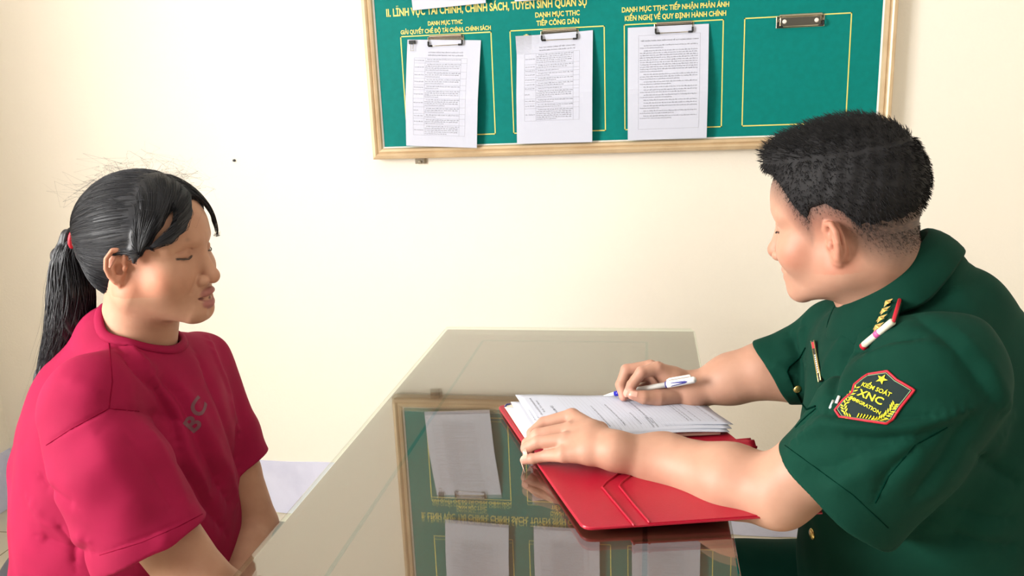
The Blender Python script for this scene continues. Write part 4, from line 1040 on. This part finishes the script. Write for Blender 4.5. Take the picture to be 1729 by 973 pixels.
tag(mroot, 'man in dark green uniform with short black hair, writing with a pen', 'person')
M_nail = mat('fingernail', (222, 168, 150), .25)
for f_, nail, up in ((M_fL, K['p'], V3(-.1, -.2, 1)), (M_fR, H['i'], V3(-.6, -.7, .35)), (M_fR, H['t'], V3(-.2, -.75, .6))):
    a = nail[2][0]; b = nail[3][0]; d = (b-a)/np.linalg.norm(b-a); u = up-d*(up @ d); u /= np.linalg.norm(u); s_ = np.cross(d, u)
    g_ = [(i/4*2-1, j/5) for j in range(6) for i in range(5)]
    pts = np.array([b+d*(-.006+.0125*q[1])+s_*q[0]*.0048*(1-.25*q[1]**2)+u*.02 for q in g_])
    for _ in range(30): pts -= np.clip(f_(pts)-.0004, -.01, .01)[:, None]*.7*u
    MB().add(pts, [(j*5+i, j*5+i+1, j*5+i+6, j*5+i+5) for j in range(5) for i in range(4)]).build('fingernail', M_nail, mroot, True)

# uniform shirt
hemL = at(1412, 834, .965); hnL = V3(-.60, .05, -.80); hemR = at(1300, 628, 1.33); hnR = V3(-.86, 0, -.50)
U_spec = []
def U0(P, ext=0.0):
    d = ell(P, at(1555, 720, 1.13), (.155, .180, .18)); d = smin(d, ell(P, at(1560, 880, 1.14), (.165, .190, .22)), .06)
    d = smin(d, cone(P, at(1565, 640, 1.12), at(1530, 550, 1.13), .100, .066), .05)
    d = smin(d, cone(P, at(1575, 640, .975), at(1420, 580, 1.30), .072, .064), .05)
    d = smin(d, chain(P, [(at(1645, 690, 1.12), .11), (at(1600, 552, 1.12), .084), (at(1560, 474, 1.12), .056)]), .05)
    d = smin(d, ell(P, at(1535, 1000, 1.14), (.150, .19, .16)), .05)
    sn = chain(P, [(at(1580, 640, .965), .078), (at(1500, 730, .955), .088), (at(1412, 834, .962), .086), (at(1340, 915, .965), .080)], .01)
    sn = cut(sn, P, hemL+hnL/np.linalg.norm(hnL)*ext, hnL)
    sf = chain(P, [(at(1410, 580, 1.31), .066), (at(1345, 618, 1.325), .060), (at(1298, 630, 1.33), .056), (at(1260, 640, 1.33), .054)], .01)
    sf = cut(sf, P, hemR+hnR/np.linalg.norm(hnR)*ext, hnR)
    d = smin(d, sn, .020); return smin(d, sf, .018)
U_nkc = (at(1548, 396, 1.135)+at(1452, 540, 1.125))/2; U_nka = V3(-.62, .16, .76); U_nka /= np.linalg.norm(U_nka)
def U_nh(P):
    Q = P-U_nkc; t = Q @ U_nka; return np.linalg.norm(Q-t[:, None]*U_nka, axis=1)-.070
def U_outer(P, ext=0.0): return U0(P, ext)-folds(P, U_spec)-ripples(P, .0026, [((36, 20, 41), 0), ((-22, 49, 28), 2), ((58, -15, 26), 4), ((80, 30, -50), 1), ((20, -70, 60), 3)])
def U_f(P):
    hd_ = np.minimum(np.minimum(np.linalg.norm(P-hemL, axis=1), np.linalg.norm(P-hemR, axis=1))-.095, np.minimum(np.linalg.norm(P-U_nkc, axis=1)-.09, P[:, 2]-.56)); d = np.maximum(U_outer(P), -(U_outer(P, .03)+.0085+.03*sstep(.01, .06, hd_))); d = smax(d, np.where((P-U_nkc) @ U_nka > -.12, -U_nh(P), -.5), .002)
    return np.maximum(d, .56-P[:, 2])
for pix, amp, wd in (
    ([(1340, 748), (1400, 712), (1495, 722), (1560, 712), (1640, 690)], .0075, .011), ([(1385, 700), (1450, 704), (1510, 708), (1600, 700)], -.0065, .008),
    ([(1350, 790), (1410, 790), (1470, 760), (1530, 740)], -.004, .010), ([(1475, 850), (1500, 800), (1550, 750), (1610, 715)], -.0035, .008), ([(1420, 600), (1445, 590), (1500, 575), (1570, 570)], -.006, .009),
    ([(1450, 610), (1500, 585), (1560, 580), (1640, 600)], .0045, .012), ([(1400, 690), (1405, 640), (1425, 600), (1445, 560)], -.007, .008), ([(1380, 660), (1400, 610), (1430, 560)], .003, .010),
    ([(1590, 460), (1640, 520), (1680, 600)], .003, .02), ([(1640, 700), (1600, 770), (1540, 850)], -.005, .014), ([(1700, 720), (1640, 800), (1560, 900)], .005, .016), ([(1600, 850), (1650, 870), (1720, 880)], -.004, .012),
    ([(1330, 560), (1345, 600), (1340, 640)], -.007, .009), ([(1300, 610), (1325, 625), (1340, 650)], .003, .008), ([(1355, 540), (1350, 580), (1360, 620)], .004, .008), ([(1285, 600), (1300, 640), (1320, 655)], -.0025, .006),
    ([(1400, 830), (1440, 800), (1480, 790)], .004, .012), ([(1420, 735), (1480, 742), (1550, 735), (1600, 715)], -.004, .007), ([(1440, 770), (1500, 765), (1560, 745)], .004, .009), ([(1530, 520), (1580, 560), (1640, 620), (1690, 700)], -.004, .012), ([(1620, 560), (1670, 620), (1710, 700)], .0035, .012), ([(1640, 760), (1690, 800), (1729, 820)], -.004, .008), ([(1600, 900), (1660, 920), (1725, 930)], -.004, .009), ([(1345, 600), (1350, 640), (1350, 690)], -.0025, .006), ([(1345, 725), (1375, 690), (1392, 670)], -.003, .005)):
    q = on(lambda P: U0(P), dense(pix))
    if len(q) > 1: U_spec.append((q, amp*1.3, wd*1.15, normals(lambda P: U0(P), NP(q))))
us = sdf_mesh(U_f, V3(.06, .84, .54), V3(.72, 1.46, 1.16), .0030)
uni = link('uniform_shirt', geo_mesh(*us), M_uni, mroot, True)
seam(U_outer, [(1325, 752), (1380, 792), (1440, 836), (1500, 892)], 'cuff_stitch', M_unis, uni, .0006)
seam(U_outer, [(1478, 850), (1500, 805), (1545, 752), (1600, 722)], 'sleeve_seam', M_unis, uni, .0008)
# folded collar
f0 = V3(-1, .25, 0); f0 -= U_nka*(f0 @ U_nka); f0 /= np.linalg.norm(f0); s0 = np.cross(U_nka, f0)
rows = []; n = 56; gap = .10
for i in range(n+1):
    w = gap+(2*math.pi-2*gap)*i/n; c_ = math.cos(w); s_ = math.sin(w); back = (1-c_)/2
    rd = f0*c_+s0*s_; rr_ = .072+.004*back
    top = U_nkc+rd*rr_+U_nka*(.010+.012*back)
    base_ = U_nkc+rd*(rr_-.004)-U_nka*.03
    wd_ = .044+.028*(1-back)**2
    fall = U_nkc+rd*(rr_+.026)-U_nka*(wd_-.018)+V3(0, 0, -.006*(1-back))
    fall2 = project(lambda P: U_outer(P), fall[None], 4, .0045)[0]; fall = fall*.25+fall2*.75
    mid = (top+fall)/2+rd*.006+U_nka*.004; dm = U_outer(mid[None])[0]; mid = mid+rd*max(0, .006-dm)
    rows.append([base_, top-rd*.002-U_nka*.004, top, top+rd*.004-U_nka*.002, mid, fall])
rows = np.array(rows); 
for _ in range(2): rows[1:-1] = (rows[:-2]+2*rows[1:-1]+rows[2:])/4
mb = MB(); m_ = rows.shape[1]; mb.add(rows.reshape(-1, 3), [(i*m_+j, (i+1)*m_+j, (i+1)*m_+j+1, i*m_+j+1) for i in range(n) for j in range(m_-1)])
col_ = mb.build('collar', M_uni, uni, True); md = col_.modifiers.new('s', 'SOLIDIFY'); md.thickness = .0030; md.offset = 0; md = col_.modifiers.new('u', 'SUBSURF'); md.levels = 1; md.render_levels = 1

# sleeve emblem
ec = hit(U_outer, 1476, 670); en = normals(U_outer, ec[None])[0]
eu = pxdir(1476, 670, .93, 46, 26); ev = V3(0, 0, 1)
ppm = FPX/float((ec-CAMP) @ _fw)
def em(pts, faces, off): return drape(U_outer, ec, eu, ev, np.c_[np.array(pts)/1000, np.zeros(len(pts))] if len(pts[0]) == 2 else np.array(pts)/NP((1000, 1000, 1000)), faces, off, en)
eu_ = NP(eu)/np.linalg.norm(eu); eu_ = eu_-en*(eu_ @ en); eu_ /= np.linalg.norm(eu_); ew = np.cross(en, eu_); ew = ew if ew @ ev > 0 else -ew
def e2(px, py):                                  # pixel -> emblem plane millimetres
    d = ray(px, py); t = ((ec-CAMP) @ en)/(d @ en); q = CAMP+d*t-ec; return (float(q @ eu_)*1000, float(q @ ew)*1000)
shield = [e2(*q) for q in ((1464, 630), (1498, 627), (1514, 642), (1543, 658), (1520, 686), (1497, 716), (1466, 712), (1416, 702), (1408, 690), (1423, 674), (1438, 662), (1441, 648), (1455, 636))]
def fill(poly, step=2.0):
    me = bpy.data.meshes.new('x'); bm = bmesh.new(); vs = [bm.verts.new((x, y, 0)) for x, y in poly]; bm.faces.new(vs)
    bmesh.ops.triangulate(bm, faces=bm.faces[:])
    for _ in range(4): bmesh.ops.subdivide_edges(bm, edges=[e for e in bm.edges if e.calc_length() > step], cuts=1); bmesh.ops.triangulate(bm, faces=bm.faces[:])
    bm.to_mesh(me); bm.free(); v = np.array([x.co[:] for x in me.vertices]); f = [tuple(p.vertices) for p in me.polygons]; bpy.data.meshes.remove(me); return v[:, :2], f
v, f = fill(shield); dv, df = em(v.tolist(), f, .0009)
patch = MB().add(dv, df).build('emblem_patch', M_emb, uni, True)
def epath(poly, r, m, name, off=.0012, closed=True):
    P_ = []; q = poly+([poly[0]] if closed else [])
    for a, b in zip(q[:-1], q[1:]):
        k = max(1, int(math.hypot(b[0]-a[0], b[1]-a[1])/2))
        for t in range(k): P_.append((a[0]+(b[0]-a[0])*t/k, a[1]+(b[1]-a[1])*t/k))
    P_.append(q[-1]); dv, _ = em(P_, [], off); MB().tube([NP(p) for p in dv], r, 6).build(name, m, uni, True)
cen = np.mean(shield, 0); inner = [tuple(cen+(NP(p)-cen)*.93) for p in shield]
epath(shield, .0014, M_redp, 'emblem_border'); epath(inner, .0005, M_piping, 'emblem_inner_line')
def etext(t, p0, p1, cap, name):
    a = NP(e2(*p0)); b = NP(e2(*p1)); v, f = text_verts(t, 0, .022, 2); v, f = refine(v, f, .45); wd = v[:, 0].max(); d = (b-a)/wd; up = NP((-d[1], d[0])); up /= np.linalg.norm(up)
    pts = [tuple(a+d*x+up*y*cap) for x, y, _ in v]; dv, df = em(pts, f, .0016); MB().add(dv, df).build(name, M_yel, uni)
etext('KIỂM SOÁT', (1453.5, 651), (1503, 671), 5.2, 'emblem_text'); etext('XNC', (1446, 667), (1488, 684.5), 8.6, 'emblem_text'); etext('IMMIGRATION', (1433, 673), (1484, 699), 4.0, 'emblem_text')
sc_ = NP(e2(1489, 641)); star = [tuple(sc_+NP((math.sin(a+.2), math.cos(a+.2)))*(6.6 if i % 2 == 0 else 2.7)) for i, a in enumerate(np.linspace(0, 2*math.pi, 11)[:-1])]
v, f = fill(star); dv, df = em(v.tolist(), f, .0018); MB().add(dv, df).build('emblem_star', M_yel, uni)
leafs = MB()
for path, sg in (([(1444, 655), (1432, 672), (1424, 686), (1426, 700), (1440, 706)], 1), ([(1509, 684), (1502, 694), (1490, 703), (1478, 709), (1465, 710)], -1)):
    q = [NP(e2(*p)) for p in path]
    for i in range(len(q)-1):
        for t in (0, .33, .66):
            p = q[i]*(1-t)+q[i+1]*t; d = (q[i+1]-q[i]); d /= np.linalg.norm(d); nn = NP((-d[1], d[0]))
            for s_ in (-1, 1):
                tip = p-d*4.2+nn*s_*4.0; side = NP((-(tip-p)[1], (tip-p)[0])); side /= np.linalg.norm(side)
                pts = [tuple(p), tuple((p+tip)/2+side*1.0), tuple(tip), tuple((p+tip)/2-side*1.0)]; dv, df = em(pts, [(0, 1, 2, 3)], .0016); leafs.add(dv, df)
leafs.build('emblem_wreath', M_yel, uni)
for x in range(7):
    a = e2(1446+x*5, 703+x*.8); b = e2(1450+x*5, 697+x*.8); epath([a, b], .0007, M_yel, 'emblem_stitch', .0016, False)

# shoulder board
def quad_on(pix, off, th, m, name, parent=None, lift=None):
    P_ = []
    for q in pix: p = hit(U_outer, *q); P_.append(p)
    P_ = np.array(P_); nn = normals(U_outer, P_).mean(0); nn /= np.linalg.norm(nn)
    top = P_+nn*(off+th); bot = P_+nn*off; k = len(P_)
    mb = MB(); mb.add(np.concatenate([top, bot]), [tuple(range(k)), tuple(range(2*k-1, k-1, -1))]+[(i, i+k, (i+1) % k+k, (i+1) % k) for i in range(k)])
    return mb.build(name, m, parent or uni), P_, nn
sb, SP, sn_ = quad_on([(1507, 503), (1528, 499), (1514, 549), (1466, 588), (1476, 562)], .001, .006, M_uni, 'shoulder_board')
def pip(a, b, r, m, name, par): MB().tube([a, b], r, 10).build(name, m, par, True)
o_ = sn_*.006
pip(SP[1]+o_, SP[2]+o_, .0022, M_redp, 'red_piping', sb); pip(SP[0]+o_, SP[1]+o_, .0018, M_redp, 'red_piping', sb)
pip(SP[2]+o_+sn_*.001, SP[3]+o_+sn_*.001, .0042, M_cream, 'board_end_roll', sb); md_ = (SP[2]+SP[3])/2; dd = (SP[3]-SP[2])/np.linalg.norm(SP[3]-SP[2])
pip(md_+o_+sn_*.001-dd*.003, md_+o_+sn_*.001+dd*.004, .0046, M_pink, 'pink_band', sb); pip(SP[3]+o_-dd*.001, SP[3]+o_+dd*.004, .0046, M_redp, 'roll_end', sb)
for i, (px, py) in enumerate(((1504, 511), (1499, 521), (1496, 532), (1493, 543), (1488, 555))):
    t_ = (i+.4)/5; p = (SP[0]*.55+SP[1]*.45)*(1-t_)+(SP[3]*.5+SP[2]*.5)*t_+sn_*.0105; a = SP[1]-SP[2]; a /= np.linalg.norm(a); b = np.cross(sn_, a); r_ = .0095 if i else .0075
    ring_ = [p+(a*math.cos(t)+b*math.sin(t))*(r_ if j % 2 == 0 else r_*.45) for j, t in enumerate(np.linspace(0, 6.2832, 11)[:-1])] if i else [p+(a*math.cos(t)+b*math.sin(t))*r_ for t in np.linspace(0, 6.2832, 13)[:-1]]
    k = len(ring_); MB().add(ring_+[p+sn_*.0045, p-sn_*.002], [(j, (j+1) % k, k) for j in range(k)]+[((j+1) % k, j, k+1) for j in range(k)]).build('rank_star' if i else 'rank_button', M_gold2 if i else M_silver, sb)
# name tag, pocket, buttons
tg, TP, tn = quad_on([(1375, 577), (1380, 576), (1392, 643), (1388, 646)], .002, .003, M_black, 'name_tag')
pip(TP[1]+tn*.005, TP[2]+tn*.005, .0009, M_gold2, 'tag_edge', tg); pip(TP[0]+tn*.005, TP[3]+tn*.005, .0007, M_gold2, 'tag_edge', tg)
def lerp2(P_, u, v): return (P_[0]*(1-u)+P_[1]*u)*(1-v)+(P_[3]*(1-u)+P_[2]*u)*v
mb = MB(); mb.add([lerp2(TP, u, v)+tn*.0054 for u, v in ((.1, .04), (.9, .04), (.9, .2), (.1, .2))], [(0, 1, 2, 3)]); mb.build('tag_flag', M_redp, tg)
mb = MB()
for a in np.arange(.36, .82, .052):
    mb.add([lerp2(TP, u, v)+tn*.0054 for u, v in ((.3, a), (.75, a), (.75, a+.034), (.3, a+.034))], [(0, 1, 2, 3)])
mb.build('tag_lettering', M_white, tg)
seam(U_outer, [(1360, 588), (1352, 602), (1332, 620), (1329, 628), (1336, 645), (1345, 665), (1353, 680), (1362, 692), (1377, 686)], 'pocket_flap_edge', M_unis, uni, .0011, .0006)
seam(U_outer, [(1343, 722), (1352, 712), (1365, 700), (1377, 690)], 'placket_seam', M_unis, uni, .0009)
def button(px, py, r_, m, name):
    p = hit(U_outer, px, py)
    if p is None: return
    n_ = normals(U_outer, p[None])[0]; mb = MB(); mb.tube([p-n_*.001, p+n_*.0015, p+n_*.003, p+n_*.0036], [r_, r_, r_*.8, r_*.3], 18); mb.build(name, m, uni, True)
button(1346, 657, .0062, M_gold2, 'gold_button'); button(1372, 902, .0080, M_gold2, 'gold_button')
for px, py in ((1404, 683), (1414, 675)):
    a = hit(U_outer, px-3, py+6); b = hit(U_outer, px+2, py-6)
    if a is not None and b is not None: pip(a+V3(0, -.003, .001), b+V3(0, -.003, .001), .0018, M_white, 'pen_end', uni)

# trousers, shoes, stool
trousers('trousers', M_legs, lambda P: ell(P, M_hip, (.14, .165, .10)), M_uni, mroot)
for y in (1.02, 1.27): shoe(V3(.01, y, .048), (-1, 0, 0), mroot, M_shoe)
stool('stool', M_hip, M_hip[2]-.135, 'round wooden stool under the man in the green uniform')

# hair
def H_cap(P):
    L = toM(P); d = ell(L, (-.010, 0, .044), (.1000, .0820, .0865)); d = smin(d, ell(L, (.040, 0, .096), (.048, .052, .024)), .02)
    d = smin(d, ell(L, (.068, -.004, .086), (.026, .045, .022)), .014)
    d = d+.0012*np.sin(L[:, 1]*190+L[:, 0]*60)*np.sin(L[:, 0]*240+L[:, 2]*90)
    return smax(d, (zl(L[:, 0])+.006-L[:, 2])*.8, .006)
hc_ = sdf_mesh(H_cap, lo-.02, hi+.02, .0024); r = np.random.default_rng(11)
vs = hc_[0]; L = toM(vs); n_ = normals(H_cap, vs); keep = (L[:, 2] > zl(L[:, 0])+.010)
idx = r.choice(np.nonzero(keep)[0], 9000); p = vs[idx]; nn = n_[idx]; Li = L[idx]
topw = sstep(.07, .11, Li[:, 2])[:, None]
flow = np.where(topw > .5, NP((.9, -.15, .25)), NP((-.25, 0, -.75))+NP((.35, 0, 0))*(Li[:, 0:1] > .03)) @ RM.T
ln = (.0045+.0075*topw[:, 0]*r.uniform(.4, 1.2, len(p)))[:, None]
d1 = flow*.75+nn*(.45+.25*topw)+r.normal(0, .22, p.shape); d1 /= np.linalg.norm(d1, axis=1)[:, None]
paths = np.stack([p-nn*.001, p+d1*ln*.5, p+d1*ln+flow*ln*.25], 1)
hs = strands(paths, r.uniform(.00028, .0006, len(p)))
# stubbly fade
fz_ = parts[0][0]; Lf = toM(fz_); m2 = np.nonzero((Lf[:, 2] > zl(Lf[:, 0])-.012) & (Lf[:, 2] < zl(Lf[:, 0])+.024) & (np.abs(Lf[:, 1]) < .079) & (Lf[:, 0] < .08))[0]
m2 = m2[~earm[m2]]
j = r.choice(m2, 5200); pj = fz_[j]; kp = r.random(len(pj)) < sstep(-.012, .018, toM(pj)[:, 2]-zl(toM(pj)[:, 0]))+.05; pj = pj[kp]; nj = normals(M_head, pj)
dj = nj*.5+(NP((-.2, 0, -.8)) @ RM.T)+r.normal(0, .2, pj.shape); dj /= np.linalg.norm(dj, axis=1)[:, None]
fs = strands(np.stack([pj, pj+dj*.0014, pj+dj*.0028], 1), .00017)
link('hair', geo_mesh(*join_geo([hc_, hs, fs])), M_hairM, mroot, True)
for sd in (-1, 1): link('eyebrow', geo_mesh(*strands(brow_strands(130, 8, lambda q: frM(q.reshape(-1, 3)).reshape(q.shape), sd), .0004)), M_brow, mroot, True)
for q in lash_geo(frM): MB().tube(list(q), [.0003, .0008, .0010, .0008, .0003], 6).build('eyelash', M_brow, mroot, True)

# pen
a = atz(1019, 668.5, .8235); b = at(1175, 641, 1.288)
d = (b-a)/np.linalg.norm(b-a); Lp = np.linalg.norm(b-a)
pen = part('pen', MB().tube([a+d*Lp*.19, a+d*Lp*.30, a+d*Lp*.70], [.0042, .0046, .0046], 16).me(), M_white, None, True); tag(pen, 'white ballpoint pen with a blue grip in the writing hand', 'pen')
MB().tube([a, a+d*.004, a+d*.012, a+d*Lp*.13], [.0004, .0011, .0026, .0041], 14).build('pen_tip', M_white, pen, True)
MB().tube([a+d*Lp*.13, a+d*Lp*.20], [.0047, .0048], 16).build('grip', M_blue, pen, True)
MB().tube([a+d*Lp*.70, a+d*Lp*.705, a+d*Lp*.98, a+d*Lp], [.0056, .0060, .0056, .0035], 18).build('cap', M_white, pen, True)
MB().tube([a+d*Lp*.69, a+d*Lp*.702], [.0058, .0060], 18).build('cap_ring', M_navy, pen, True)
u = V3(0, 0, 1)-d*d[2]; u /= np.linalg.norm(u)
MB().tube([a+d*Lp*.96+u*.004, a+d*Lp*.95+u*.0085, a+d*Lp*.74+u*.0085, a+d*Lp*.71+u*.0068], [.0016, .0018, .0018, .0014], 10).build('clip', M_white, pen, True)
w = np.cross(u, d); w = w if w[1] < 0 else -w
mb = MB()
for poly in ([(.745, -.0035), (.755, -.0035), (.755, .0030), (.745, .0030)], [(.755, .0022), (.755, .0035), (.90, .0028), (.925, .0008), (.90, -.0006)], [(.755, -.0028), (.755, -.0015), (.90, .0004), (.925, .0008), (.90, -.0014)]):
    pts = []
    for t, h_ in poly: pts.append(a+d*Lp*t+u*h_+w*(math.sqrt(max(0, .0060**2-h_**2))+.0003))
    mb.add(pts, [tuple(range(len(pts)))])
mb.build('cap_mark', M_navy, pen)
